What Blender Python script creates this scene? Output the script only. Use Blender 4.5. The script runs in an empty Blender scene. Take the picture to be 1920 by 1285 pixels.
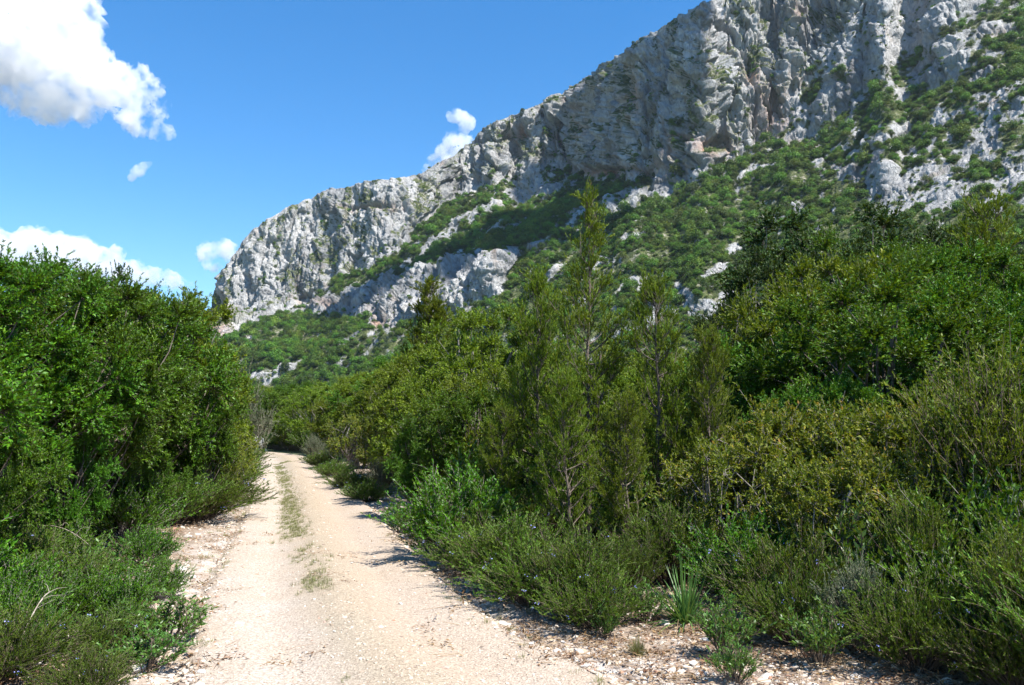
import bpy, math, random
import numpy as np
from mathutils import Vector

# ------------------------------------------------------------------ camera, sky, sun, exposure
F = 1493.0            # focal length in photo pixels (28 mm on 36 mm)
EYE = 1.65
PITCH = math.atan(157.5 / F)
SUN_EL, SUN_AZ = math.radians(56), math.radians(128)      # azimuth clockwise from +Y

sc = bpy.context.scene
cam_data = bpy.data.cameras.new("camera"); cam = bpy.data.objects.new("camera", cam_data)
sc.collection.objects.link(cam)
cam.location = (0, 0, EYE); cam.rotation_euler = (math.pi / 2 + PITCH, 0, 0)
cam_data.lens = 28; cam_data.sensor_width = 36; cam_data.clip_start = 0.05; cam_data.clip_end = 20000
sc.camera = cam
world = bpy.data.worlds.new("World"); sc.world = world; world.use_nodes = True
wn = world.node_tree.nodes; wl = world.node_tree.links
bg = wn["Background"]; bg.inputs["Strength"].default_value = 0.100
sky = wn.new("ShaderNodeTexSky"); sky.sky_type = 'NISHITA'; sky.sun_disc = False
sky.sun_elevation = SUN_EL; sky.sun_rotation = SUN_AZ; sky.air_density = 1.0; sky.dust_density = 0.0; sky.ozone_density = 3.0
hs = wn.new("ShaderNodeHueSaturation"); hs.inputs["Saturation"].default_value = 1.36
wl.new(sky.outputs[0], hs.inputs["Color"]); wl.new(hs.outputs[0], bg.inputs["Color"])
sun_d = bpy.data.lights.new("sun", 'SUN'); sun_d.energy = 5.0; sun_d.angle = math.radians(0.5); sun_d.color = (1, 0.96, 0.905)
sun = bpy.data.objects.new("sun", sun_d); sc.collection.objects.link(sun)
SV = Vector((math.sin(SUN_AZ) * math.cos(SUN_EL), math.cos(SUN_AZ) * math.cos(SUN_EL), math.sin(SUN_EL)))
sun.rotation_euler = SV.to_track_quat('Z', 'Y').to_euler()
sc.view_settings.view_transform = 'Standard'; sc.view_settings.look = 'None'
sc.view_settings.exposure = 1.2; sc.view_settings.gamma = 1
sc.cycles.max_bounces = 14; sc.cycles.transparent_max_bounces = 8; sc.cycles.volume_bounces = 14
sc.cycles.diffuse_bounces = 3; sc.cycles.glossy_bounces = 2; sc.cycles.transmission_bounces = 4
sc.cycles.sample_clamp_indirect = 8; sc.cycles.sample_clamp_direct = 0

# ------------------------------------------------------------------ helpers
def rayt(px, py):
    """horizontal slope x/y and vertical slope z/y of the ray through a photo pixel"""
    z = -(np.asarray(py, float) - 642.5) / F; x = (np.asarray(px, float) - 960) / F
    yy = math.cos(PITCH) - z * math.sin(PITCH); zz = math.sin(PITCH) + z * math.cos(PITCH)
    return x / yy, zz / yy
def G(px, py):
    tx, tz = rayt(px, py); d = -EYE / tz
    return np.array([tx * d, d]) if np.ndim(d) == 0 else np.stack([tx * d, d], -1)
def X(px, d, py=820):
    return float(rayt(px, py)[0] * d)

def hash3(i, j, k, seed):
    h = (i * 374761393 + j * 668265263 + k * 2147483647 + seed * 1274126177) & 0xFFFFFFFF
    h = ((h ^ (h >> 13)) * 1274126177) & 0xFFFFFFFF
    h = ((h ^ (h >> 16)) * 2246822519) & 0xFFFFFFFF
    return ((h ^ (h >> 15)) & 0xFFFF).astype(np.float64) / 32767.5 - 1
def vnoise(P, seed=0):
    """smooth value noise -1..1 on an (N,3) array"""
    I = np.floor(P).astype(np.int64); f = P - I; u = f * f * f * (f * (f * 6 - 15) + 10)
    x, y, z = I[:, 0], I[:, 1], I[:, 2]
    def L(a, b, t): return a + (b - a) * t
    c = [[[hash3(x + a, y + b, z + c_, seed) for c_ in (0, 1)] for b in (0, 1)] for a in (0, 1)]
    return L(L(L(c[0][0][0], c[1][0][0], u[:, 0]), L(c[0][1][0], c[1][1][0], u[:, 0]), u[:, 1]),
             L(L(c[0][0][1], c[1][0][1], u[:, 0]), L(c[0][1][1], c[1][1][1], u[:, 0]), u[:, 1]), u[:, 2])
ROT = np.array([[0.8, 0.6, 0], [-0.6, 0.8, 0], [0, 0, 1.0]]) @ np.array([[1, 0, 0], [0, 0.83, -0.557], [0, 0.557, 0.83]])
def fbm(P, octv=4, seed=0, gain=0.5, ridged=False):
    s = 0; a = 1; tot = 0; Q = P.copy()
    for o in range(octv):
        n = vnoise(Q, seed + o * 17)
        if ridged: n = 1 - 2.2 * np.abs(n)
        s = s + a * n; tot += a; a *= gain; Q = (Q * 2.03) @ ROT + 13.7
    return s / tot

def worley(P, seed, tilt=0.5):
    """broken blocks: height of the nearest cell's tilted face, and distance to the crack beside it"""
    I = np.floor(P).astype(np.int64); f1 = np.full(len(P), 1e9); f2 = f1.copy(); hh = np.zeros(len(P))
    for a in (-1, 0, 1):
        for b in (-1, 0, 1):
            for c in (-1, 0, 1):
                i, j, k = I[:, 0] + a, I[:, 1] + b, I[:, 2] + c
                h1, h2, h3 = hash3(i, j, k, seed), hash3(i, j, k, seed + 5), hash3(i, j, k, seed + 9)
                dx, dy, dz = P[:, 0] - (i + .5 + .45 * h1), P[:, 1] - (j + .5 + .45 * h2), P[:, 2] - (k + .5 + .45 * h3)
                d = dx * dx + dy * dy + dz * dz; n = d < f1
                f2 = np.where(n, f1, np.minimum(f2, d)); f1 = np.where(n, d, f1)
                hh = np.where(n, h2 * .8 + tilt * (h3 * dx + h1 * dy + (h2 - .3) * dz) * 2, hh)
    return hh, np.sqrt(f2) - np.sqrt(f1)
def mesh_np(name, V, Q, mat=None, attrs=None, smooth=False, tris=None):
    """mesh from numpy: V (n,3), Q (m,4) quads"""
    V = np.asarray(V, np.float32); me = bpy.data.meshes.new(name)
    me.vertices.add(len(V)); me.vertices.foreach_set("co", V.ravel())
    nq = 0 if Q is None else len(Q); nt = 0 if tris is None else len(tris)
    idx = np.concatenate([np.asarray(Q, np.int32).ravel() if nq else np.zeros(0, np.int32),
                          np.asarray(tris, np.int32).ravel() if nt else np.zeros(0, np.int32)])
    me.loops.add(len(idx)); me.loops.foreach_set("vertex_index", idx)
    me.polygons.add(nq + nt)
    st = np.concatenate([np.arange(nq) * 4, nq * 4 + np.arange(nt) * 3]).astype(np.int32)
    me.polygons.foreach_set("loop_start", st)
    if smooth: me.polygons.foreach_set("use_smooth", np.ones(nq + nt, bool))
    for k, v in (attrs or {}).items():
        a = me.attributes.new(k, 'FLOAT', 'POINT'); a.data.foreach_set("value", np.asarray(v, np.float32))
    me.update(calc_edges=True)
    if mat: me.materials.append(mat)
    return me
def link(name, data, parent=None, loc=None):
    o = bpy.data.objects.new(name, data); sc.collection.objects.link(o)
    if parent: o.parent = parent
    if loc is not None: o.location = loc
    return o
def tag(o, label=None, cat=None, group=None, kind=None):
    for k, v in (("label", label), ("category", cat), ("group", group), ("kind", kind)):
        if v: o[k] = v
    return o

def unit(v): return v / (np.linalg.norm(v, axis=-1, keepdims=True) + 1e-9)
def rsph(rng, n): return unit(rng.normal(size=(n, 3)))
def tubes(P0, P1, R0, R1, n=5):
    """tapered prisms between point pairs"""
    P0, P1 = np.asarray(P0, float), np.asarray(P1, float); R0 = np.broadcast_to(R0, len(P0)); R1 = np.broadcast_to(R1, len(P0))
    d = unit(P1 - P0); a = np.where(np.abs(d[:, 2:3]) < 0.9, [[0, 0, 1.0]], [[1.0, 0, 0]])
    u = unit(np.cross(d, a)); v = np.cross(d, u); m = len(P0)
    ang = np.arange(n) / n * 2 * math.pi
    ring = u[:, None] * np.cos(ang)[None, :, None] + v[:, None] * np.sin(ang)[None, :, None]
    V = np.concatenate([P0[:, None] + ring * R0[:, None, None], P1[:, None] + ring * R1[:, None, None]], 1).reshape(-1, 3)
    b = (np.arange(m) * 2 * n)[:, None]; i = np.arange(n)[None]; j = (i + 1) % n
    Q = np.stack([b + i, b + j, b + n + j, b + n + i], -1).reshape(-1, 4)
    return V, Q
def join(parts):
    Vs, Qs, k = [], [], 0
    for V, Q in parts: Vs.append(V); Qs.append(Q + k); k += len(V)
    return np.concatenate(Vs), np.concatenate(Qs)
def leaves(P, D, N, L, W, tone, rng, cup=0.12, wide=0.45):
    """diamond leaves: base P, direction D, face normal N"""
    D = unit(D); S = unit(np.cross(D, N)); Nn = np.cross(S, D)
    L = np.broadcast_to(L, len(P))[:, None]; W = np.broadcast_to(W, len(P))[:, None]
    m = P + D * L * wide
    V = np.stack([P, m + S * W / 2 + Nn * W * cup, P + D * L - Nn * L * 0.10, m - S * W / 2 + Nn * W * cup], 1).reshape(-1, 3)
    Q = np.arange(len(P) * 4).reshape(-1, 4)
    return V, Q, np.repeat(tone, 4)

# ------------------------------------------------------------------ materials
def newmat(name):
    m = bpy.data.materials.new(name); m.use_nodes = True; return m, m.node_tree.nodes, m.node_tree.links, m.node_tree.nodes["Principled BSDF"]
def ramp(nt, stops, fac=None):
    r = nt.nodes.new("ShaderNodeValToRGB"); e = r.color_ramp.elements
    e[0].position, e[0].color = stops[0][0], (*stops[0][1], 1); e[1].position, e[1].color = stops[-1][0], (*stops[-1][1], 1)
    for p, c in stops[1:-1]: x = e.new(p); x.color = (*c, 1)
    if fac is not None: nt.links.new(fac, r.inputs[0])
    return r
def noise(nt, scale, detail=4, rough=0.55, vec=None, dist=0):
    n = nt.nodes.new("ShaderNodeTexNoise"); n.inputs["Scale"].default_value = scale; n.inputs["Detail"].default_value = detail
    n.inputs["Roughness"].default_value = rough; n.inputs["Distortion"].default_value = dist
    if vec is not None: nt.links.new(vec, n.inputs["Vector"])
    return n
def mixc(nt, f, a, b, mode='MIX'):
    m = nt.nodes.new("ShaderNodeMix"); m.data_type = 'RGBA'; m.blend_type = mode
    for s, v in ((m.inputs[0], f), (m.inputs[6], a), (m.inputs[7], b)):
        if isinstance(v, (int, float)): s.default_value = v
        elif isinstance(v, tuple): s.default_value = (*v, 1)
        else: nt.links.new(v, s)
    return m.outputs[2]
def attr(nt, name):
    a = nt.nodes.new("ShaderNodeAttribute"); a.attribute_name = name; return a.outputs["Fac"]
def math_(nt, op, a, b=None, clamp=False):
    m = nt.nodes.new("ShaderNodeMath"); m.operation = op; m.use_clamp = clamp
    for s, v in ((m.inputs[0], a), (m.inputs[1], b)):
        if v is None: continue
        if isinstance(v, (int, float)): s.default_value = v
        else: nt.links.new(v, s)
    return m.outputs[0]
def geopos(nt): return nt.nodes.new("ShaderNodeNewGeometry").outputs["Position"]

def leafmat(name, stops, rough=0.42, trans=0.3, spec=0.5, var=0.35, tcol=(0.20, 0.24, 0.006)):
    """leaf: tone attribute picks the colour, each plant varies a little, light comes through"""
    m, N, L, b = newmat(name); nt = m.node_tree
    oi = N.new("ShaderNodeObjectInfo")
    t = attr(nt, "tone")
    r = ramp(nt, stops, t)
    h = N.new("ShaderNodeHueSaturation"); L.new(r.outputs[0], h.inputs["Color"])
    L.new(math_(nt, 'ADD', math_(nt, 'MULTIPLY', oi.outputs["Random"], 0.03), 0.485), h.inputs["Hue"])
    L.new(math_(nt, 'ADD', math_(nt, 'MULTIPLY', oi.outputs["Random"], var), 1 - var / 2), h.inputs["Value"])
    L.new(h.outputs[0], b.inputs["Base Color"]); b.inputs["Roughness"].default_value = rough
    b.inputs["Specular IOR Level"].default_value = spec
    tr = N.new("ShaderNodeBsdfTranslucent"); mx = N.new("ShaderNodeMixShader"); mx.inputs[0].default_value = trans
    tc = mixc(nt, 0.5, h.outputs[0], tcol); L.new(tc, tr.inputs["Color"])
    L.new(b.outputs[0], mx.inputs[1]); L.new(tr.outputs[0], mx.inputs[2]); L.new(mx.outputs[0], N["Material Output"].inputs["Surface"])
    return m
def plain(name, col, rough=0.8, var=None, scale=20, bump=0.0):
    m, N, L, b = newmat(name); nt = m.node_tree
    b.inputs["Roughness"].default_value = rough; b.inputs["Base Color"].default_value = (*col, 1)
    if var:
        tc = N.new("ShaderNodeTexCoord"); n = noise(nt, scale, 5, 0.6, tc.outputs["Object"])
        L.new(ramp(nt, [(0.3, col), (0.7, var)], n.outputs[0]).outputs[0], b.inputs["Base Color"])
        if bump:
            bp = N.new("ShaderNodeBump"); bp.inputs["Strength"].default_value = bump; bp.inputs["Distance"].default_value = 0.02
            L.new(n.outputs[0], bp.inputs["Height"]); L.new(bp.outputs[0], b.inputs["Normal"])
    return m
M = {}
M['gloss'] = leafmat('glossy_leaf', [(0, (.022, .066, .003)), (.55, (.055, .150, .005)), (.9, (.115, .240, .008)), (1, (.20, .30, .02))], 0.48, 0.22, 0.28)
M['fresh'] = leafmat('fresh_leaf', [(0, (.052, .10, .005)), (.5, (.12, .19, .008)), (.9, (.20, .265, .014)), (1, (.29, .30, .03))], 0.55, 0.27, 0.22)
M['dark'] = leafmat('dark_leaf', [(0, (.014, .034, .008)), (.6, (.03, .062, .012)), (1, (.07, .10, .02))], 0.6, 0.12, 0.2)
M['yellow'] = leafmat('yellow_green_leaf', [(0, (.05, .09, .008)), (.5, (.12, .165, .012)), (.85, (.24, .235, .02)), (1, (.34, .18, .03))], 0.55, 0.32, 0.2)
M['juniper'] = leafmat('juniper_needle', [(0, (.040, .078, .005)), (.5, (.105, .165, .007)), (.9, (.20, .245, .010)), (1, (.28, .18, .025))], 0.6, 0.25, 0.3)
M['rosemary'] = leafmat('rosemary_needle', [(0, (.036, .080, .008)), (.6, (.085, .165, .010)), (.93, (.16, .235, .018)), (1, (.22, .16, .08))], 0.55, 0.22, 0.3, var=.6)
M['grey'] = leafmat('grey_green_leaf', [(0, (.07, .10, .05)), (.7, (.15, .18, .10)), (1, (.24, .24, .16))], 0.6, 0.2, 0.3)
M['herb'] = leafmat('herb_leaf', [(0, (.04, .10, .014)), (.7, (.08, .18, .022)), (1, (.16, .24, .05))], 0.45, 0.3)
M['grass'] = leafmat('grass_blade', [(0, (.10, .13, .04)), (.5, (.19, .20, .07)), (1, (.36, .31, .18))], 0.55, 0.3, 0.3)
M['asphodel'] = leafmat('blue_green_blade', [(0, (.05, .13, .03)), (1, (.13, .27, .06))], 0.4, 0.25)
M['far'] = leafmat('far_bush_leaf', [(0, (.022, .058, .006)), (.6, (.062, .140, .009)), (1, (.14, .225, .015))], 0.6, 0.2, 0.3, var=1.3)
M['far2'] = leafmat('far_bush_pale_leaf', [(0, (.045, .08, .010)), (.6, (.10, .16, .014)), (1, (.20, .25, .02))], 0.6, 0.2, 0.3, var=.8)
M['bark'] = plain('bark', (.055, .04, .03), 0.9, (.16, .13, .10), 18, 0.5)
M['barkgrey'] = plain('grey_bark', (.10, .085, .07), 0.9, (.30, .27, .23), 25, 0.4)
M['twig'] = plain('dry_twig', (.22, .17, .13), 0.9, (.42, .36, .30), 15)
M['stem'] = plain('brown_stem', (.06, .042, .028), 0.9, (.15, .11, .08), 15)
M['flower'] = plain('blue_flower', (.26, .28, .62), 0.6)
M['stone'] = plain('pale_stone', (.36, .33, .29), 0.9, (.62, .58, .52), 9, 0.6)
M['pebble'] = None

# ------------------------------------------------------------------ mountain
def smooth(a, b, x):
    t = np.clip((x - a) / (b - a), 0, 1); return t * t * (3 - 2 * t)
def inpoly(px, py, poly, soft=14):
    """soft inside mask of a polygon"""
    pts = np.array(poly, float); n = len(pts); ins = np.zeros(px.shape, bool); dmin = np.full(px.shape, 1e9)
    for i in range(n):
        x0, y0 = pts[i]; x1, y1 = pts[(i + 1) % n]
        c = ((y0 > py) != (y1 > py)) & (px < (x1 - x0) * (py - y0) / (y1 - y0 + 1e-9) + x0); ins ^= c
        t = np.clip(((px - x0) * (x1 - x0) + (py - y0) * (y1 - y0)) / ((x1 - x0) ** 2 + (y1 - y0) ** 2 + 1e-9), 0, 1)
        dmin = np.minimum(dmin, np.hypot(px - x0 - t * (x1 - x0), py - y0 - t * (y1 - y0)))
    return smooth(-soft, soft, np.where(ins, dmin, -dmin))
TOP = [(-700, 745), (100, 740), (330, 715), (388, 690), (397, 655), (398, 575), (403, 545), (415, 515), (435, 480), (455, 457), (480, 428), (500, 412), (525, 399), (560, 387), (595, 368), (620, 358),
       (690, 340), (760, 331), (790, 326), (810, 314), (850, 292), (885, 262), (905, 240), (930, 228), (970, 218), (1000, 203), (1050, 182), (1085, 160), (1130, 124), (1165, 100), (1200, 76),
       (1240, 50), (1270, 33), (1320, 8), (1360, -10), (1500, -60), (1920, -190), (2600, -330), (3300, -380)]
CLIFF_A = [(380, 640), (385, 560), (440, 440), (500, 395), (620, 340), (790, 310), (860, 330), (850, 372), (800, 420), (745, 462), (690, 500), (620, 535), (560, 578), (470, 612), (425, 628)]
CLIFF_B = [(800, 320), (900, 220), (1060, 150), (1200, 50), (1350, -40), (1500, -90), (1640, -60), (1600, 60), (1530, 150), (1475, 222), (1425, 268), (1380, 300), (1290, 325), (1200, 338), (1130, 335), (1060, 310), (1000, 318), (930, 338), (860, 355)]
LOWCLIFF = [(540, 596), (640, 548), (700, 535), (790, 515), (900, 482), (975, 478), (935, 550), (840, 592), (770, 606), (690, 622), (684, 604), (600, 592)]
RIGHTROCK = [(1640, 410), (1690, 320), (1740, 240), (1800, 200), (2100, 120), (2300, 250), (2100, 400), (1900, 395), (1760, 405)]
UPRIGHT = [(1540, 165), (1620, -60), (1900, -150), (2400, -280), (2400, -190), (1940, -20), (1820, 40), (1720, 105), (1630, 165), (1560, 205)]
# px, py, rx, ry, angle(deg, image, clockwise down-left streaks), strength
OUTCROPS = [(1560, 205, 60, 12, -38, .85), (1780, 90, 70, 14, -28, .75), (1860, 60, 50, 12, -15, .7), (1850, 140, 40, 10, -35, .6), (1720, 150, 40, 9, -35, .55), (1130, 310, 50, 9, -12, .6), (1250, 590, 30, 10, 20, .6), (1360, 560, 12, 22, 20, .6), (1100, 560, 22, 8, -20, .6), (1000, 470, 30, 7, -25, .6), (860, 540, 40, 8, -35, .6), (1600, 200, 14, 30, 30, .4), (1560, 300, 30, 6, -35, .5), (1180, 375, 90, 14, -22, .8), (1290, 345, 60, 14, -25, .7), (1020, 360, 60, 14, -15, .75), (985, 345, 28, 26, 0, .9), (1215, 520, 45, 9, -20, .8), (1290, 555, 26, 12, 35, .75),
            (1330, 510, 30, 9, -25, .7), (1320, 590, 22, 20, 0, .9), (1180, 620, 60, 9, -10, .65), (1040, 520, 26, 10, -35, .8), (880, 500, 70, 8, -18, .5), (1690, 250, 28, 9, -20, .6), (1600, 330, 22, 16, 0, .6), (1640, 270, 50, 10, -30, .6),
            (1660, 340, 28, 40, 20, .7), (500, 706, 30, 9, -20, .95), (535, 690, 22, 6, 0, .6), (735, 672, 16, 6, -10, .7), (640, 640, 22, 6, -15, .6), (1540, 200, 70, 14, -38, .7), (1780, 130, 60, 20, -25, .8),
            (900, 400, 120, 8, -27, .5), (780, 480, 120, 7, -33, .45), (950, 430, 40, 9, -20, .55), (1380, 470, 14, 9, -20, .6), (1470, 410, 24, 7, -20, .5), (1410, 330, 40, 7, -25, .6), (1490, 380, 12, 10, 0, .6), (930, 680, 16, 10, 0, .9), (1180, 580, 40, 8, -10, .7), (1190, 450, 26, 7, -25, .5)]
CAVES = [(414, 588, 12, 26, .9), (1340, 272, 18, 14, 1), (1448, 200, 20, 26, .9), (1400, 152, 8, 20, .9), (1190, 170, 9, 22, .9), (1150, 322, 40, 6, .9), (1215, 318, 22, 7, .8), (712, 597, 9, 11, .9), (1052, 258, 9, 5, .9),
         (690, 388, 40, 4, .6), (975, 240, 8, 10, .6), (1290, 262, 14, 8, .6), (1265, 290, 18, 10, .4), (1075, 205, 14, 5, .5), (960, 250, 18, 5, .5), (1100, 240, 8, 14, .4), (650, 575, 30, 6, .5), (1500, 38, 8, 14, .5), (1890, 65, 20, 7, .6), (1520, 262, 26, 8, .6)]
def rockiness(px, py):
    R = np.maximum(inpoly(px, py, CLIFF_A, 12), inpoly(px, py, CLIFF_B, 30))
    R = np.maximum(R, 0.78 * inpoly(px, py, LOWCLIFF, 18)); R = np.maximum(R, 0.36 * inpoly(px, py, RIGHTROCK, 40)); R = np.maximum(R, 0.62 * inpoly(px, py, UPRIGHT, 26))
    for cx, cy, rx, ry, a, s in OUTCROPS:
        a = math.radians(a); dx, dy = px - cx, py - cy
        u = (dx * math.cos(a) + dy * math.sin(a)) / rx; v = (-dx * math.sin(a) + dy * math.cos(a)) / ry
        R = np.maximum(R, s * 1.15 * np.exp(-0.8 * (u * u + v * v)))
    return R

NU, NV, NB = 1300, 560, 36
tx_, ty_ = np.array(TOP).T
cols = np.concatenate([np.linspace(-700, 380, 60, endpoint=False), np.linspace(380, 430, 50, endpoint=False), np.linspace(430, 1960, 1040, endpoint=False), np.linspace(1960, 3300, NU - 1150)])
topy = np.interp(cols, tx_, ty_)
topy += 2.6 * fbm(np.stack([cols / 34, cols * 0, cols * 0], -1), 4, 5) * smooth(395, 420, cols)
d0 = np.interp(cols, [-700, 380, 420, 700, 1000, 1500, 1920, 2600, 3300], [1000, 700, 600, 500, 375, 262, 190, 150, 125])
starty = 800 + F * (EYE + 0.6) / d0
v = np.linspace(0, 1, NV)[None, :]
PY = starty[:, None] + (topy - starty)[:, None] * v; PX = np.repeat(cols[:, None], NV, 1)
Rk = rockiness(PX, PY)
tx, tz = rayt(PX, PY)
tana = 0.60 + (2.3 - 0.60) * smooth(0.25, 0.95, Rk) + 0.35 * smooth(420, 150, PY) + 0.1 * smooth(1200, 1900, PX)
tana = np.where(PX < 395, 0.5, tana)
dt = np.diff(tz, axis=1); q = 1 / np.maximum(tana - tz, 0.12)
lnD = np.log(d0)[:, None] + np.concatenate([np.zeros((NU, 1)), np.cumsum(dt * 0.5 * (q[:, 1:] + q[:, :-1]), 1)], 1)
# even the walls out sideways so that neighbouring columns form one face
k = 41; ker = np.hanning(k); ker /= ker.sum()
lnp = np.pad(lnD, ((k // 2, k // 2), (0, 0)), mode='edge')
lnS = sum(ker[i] * lnp[i:i + NU] for i in range(k)); lnD = lnS
# the near spur: its crest runs (640,568)-(960,395); the far wall lies behind it
cx = np.array([560, 640, 700, 800, 900, 960, 1060, 1200]); cy = np.array([600, 566, 545, 480, 425, 395, 350, 330])
sd = (PY - np.interp(PX, cx, cy)) * 0.85
w = smooth(1300, 1000, PX)
lnD += w * 0.22 * (1 - smooth(-14, 75, sd)) * smooth(730, 600, PY + (PX < 560) * 40)
# buttresses and gullies running down the fall line
D = np.exp(lnD)
base = np.stack([tx * D, D, EYE + tz * D], -1)
def normals(Pg):
    du = np.gradient(Pg, axis=0); dv = np.gradient(Pg, axis=1); n = np.cross(du, dv); return unit(n)
Nn = normals(base); 
flat = base.reshape(-1, 3); N2 = Nn.reshape(-1, 3)
s = D.ravel() / 600
al = np.array([0.62, -0.78]); s1 = flat[:, 0] * al[0] + flat[:, 1] * al[1]; s2 = flat[:, 0] * al[1] - flat[:, 1] * al[0]
# fall lines lean from upper right to lower left
C1 = np.stack([(s1 + 0.35 * flat[:, 2]) , s2 * 0.6, flat[:, 2] * 0.38], -1)
rk = Rk.ravel(); rs = smooth(0.3, 0.9, rk)
big = fbm(C1 / 70, 3, 3, 0.55, True); mid = fbm(C1 / 24 + 7, 4, 31, 0.68, True); fine = fbm(flat * [1, 1, .7] / 8.5, 4, 51, 0.72, True)
wrp = np.stack([fbm(flat / 18, 2, 201), fbm(flat / 18, 2, 202), fbm(flat / 18, 2, 203)], -1) * 9
crag = np.abs(fbm((flat + wrp) * [1, 1, .55] / 15, 4, 61, 0.62)); crag = 1 - np.clip(crag * 3.2, 0, 1)          # narrow cracks
soft = fbm(flat / 45, 3, 71)
bedc = flat[:, 2] - .22 * s2 + 5 * wrp[:, 2] / 9; bed = vnoise(np.stack([bedc * 0, bedc * 0 + 3, bedc / 5.5], -1), 77) + .5 * vnoise(np.stack([bedc * 0, bedc * 0 + 9, bedc / 2.4], -1), 78)
clm = np.maximum(np.maximum(inpoly(PX, PY, CLIFF_A, 10), inpoly(PX, PY, CLIFF_B, 20)), .6 * inpoly(PX, PY, LOWCLIFF, 10)).ravel()
rs = smooth(0.15, 0.75, rk) * (.38 + .62 * clm) * (1 - .52 * inpoly(PX, PY, CLIFF_A, 30).ravel())
dist = (rs * (12 * big + 5.5 * fbm(C1 / 41 + 5, 2, 13, .5, True) + 7.0 * mid + 1.4 * fine - 3.6 * crag + .35 * np.tanh(3 * bed)) + (1 - rs) * (6.0 * soft + 1.6 * mid + 1.4 * fine)) * np.clip(s, .35, 1.8) ** 0.7
for sc_, am_, sd_ in ((27, 5.2, 401), (11, 3.0, 402), (4.8, 1.4, 403)):
    wh, wc = worley((C1 + wrp * (.35 if sc_ > 8 else .15)) / sc_ * [1.15, 1.1, .95], sd_); cr_ = 1 - np.clip(wc / .11, 0, 1)
    dist = dist + (rs * (am_ * wh - am_ * .75 * cr_) + (1 - rs) * .25 * am_ * wh) * np.clip(s, .35, 1.8) ** .7
fade = (smooth(0, 0.05, v) * np.ones((NU, 1))).ravel()
edge = (0.35 + 0.65 * smooth(1.0, 0.95, v) * np.ones((NU, 1))).ravel()
cave = np.zeros(len(flat)); stain = np.zeros(len(flat)); pxr, pyr = PX.ravel(), PY.ravel()
for a, b_, rx, ry, st in CAVES:
    g = np.exp(-(((pxr - a) / rx) ** 2 + ((pyr - b_) / ry) ** 2)); g2 = np.exp(-(((pxr - a) / (rx * 1.5)) ** 2 + ((pyr - b_ - ry * .5) / (ry * 1.5)) ** 2))
    cave += st * g; stain = np.maximum(stain, st * g2)
dist -= 13 * np.clip(cave, 0, 1.2) * np.clip(s, .4, 1.3)
P = flat + N2 * (dist * fade * edge)[:, None]
Pg = P.reshape(NU, NV, 3)
n2 = normals(Pg)
# back of the mountain: rounds over and falls away
back = []
top = Pg[:, -1, :]; dirh = unit(np.stack([top[:, 0], top[:, 1], top[:, 0] * 0], -1))
for i in range(1, NB + 1):
    f = i / NB; dd = 400 * f ** 1.8 * np.clip(d0 / 400, .5, 2)
    p = top + dirh * dd[:, None]; p[:, 2] = top[:, 2] * (1 - f ** 2) - 3 * f + 2 * vnoise(p / 9) * f; back.append(p)
Pall = np.concatenate([Pg, np.stack(back, 1)], 1); NT = NV + NB
idx = (np.arange(NU)[:, None] * NT + np.arange(NT)[None, :])
Q = np.stack([idx[:-1, :-1], idx[1:, :-1], idx[1:, 1:], idx[:-1, 1:]], -1).reshape(-1, 4)
# rock shows through where it is steep or lies in an outcrop
outn = fbm(C1 / 30 + 3, 4, 91, 0.6); outn2 = fbm(np.stack([C1[:, 0], C1[:, 1], C1[:, 2] * 1.1], -1) / 7.5, 3, 97, 0.65)
steep = 1 - n2[:, :, 2].ravel()
rockv = 1.2 * rk + 0.10 + 0.24 * outn + 0.80 * outn2 + 0.16 * fine
rock01 = smooth(0.36, 0.52, rockv)
cliff = smooth(0.8, 1, rk)
rock01 = np.maximum(rock01 * (1 - cliff), cliff * smooth(-0.17, -0.03, outn2 + 0.5 * outn + 0.45 * (steep - .45)))
rock01[pxr < 392] *= 0.2
A = np.zeros((NU, NT)); A[:, :NV] = rock01.reshape(NU, NV); A[:, NV:] = 0.6
B = np.zeros((NU, NT)); B[:, :NV] = stain.reshape(NU, NV)

m, N, L, b = newmat('limestone_slope'); nt = m.node_tree; M['mountain'] = m
pos = geopos(nt)
mp = N.new("ShaderNodeMapping"); L.new(pos, mp.inputs["Vector"]); mp.inputs["Scale"].default_value = (1, 1, 0.35)
n1 = noise(nt, 0.03, 6, 0.6, mp.outputs[0]); n2_ = noise(nt, 0.35, 6, 0.65, mp.outputs[0]); n3 = noise(nt, 0.012, 3, 0.5, pos)
rc = ramp(nt, [(0.32, (.17, .17, .173)), (0.48, (.345, .343, .336)), (0.66, (.48, .47, .455))], n1.outputs[0]).outputs[0]
rc = mixc(nt, 0.7, rc, ramp(nt, [(0.30, (.22, .22, .225)), (0.46, (.82, .82, .81)), (0.7, (1.08, 1.07, 1.04))], n2_.outputs[0]).outputs[0], 'MULTIPLY')
st_n = noise(nt, 0.09, 4, 0.6, mp.outputs[0])
stf = math_(nt, 'MULTIPLY', attr(nt, "stain"), ramp(nt, [(0.35, (0.1,) * 3), (0.6, (1,) * 3)], st_n.outputs[0]).outputs[0], True)
rc = mixc(nt, stf, rc, (.42, .20, .10))
st2 = ramp(nt, [(0.60, (0,) * 3), (0.72, (.5,) * 3)], noise(nt, 0.05, 4, 0.6, mp.outputs[0], 0.5).outputs[0]).outputs[0]
rc = mixc(nt, st2, rc, (.38, .27, .19))
vg = ramp(nt, [(0.35, (.04, .06, .018)), (0.55, (.09, .105, .035)), (0.68, (.30, .28, .22))], noise(nt, 0.25, 5, 0.6, pos).outputs[0]).outputs[0]
col = mixc(nt, attr(nt, "rock"), vg, rc); L.new(col, b.inputs["Base Color"]); b.inputs["Roughness"].default_value = 0.95
b.inputs["Specular IOR Level"].default_value = 0.2
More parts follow.
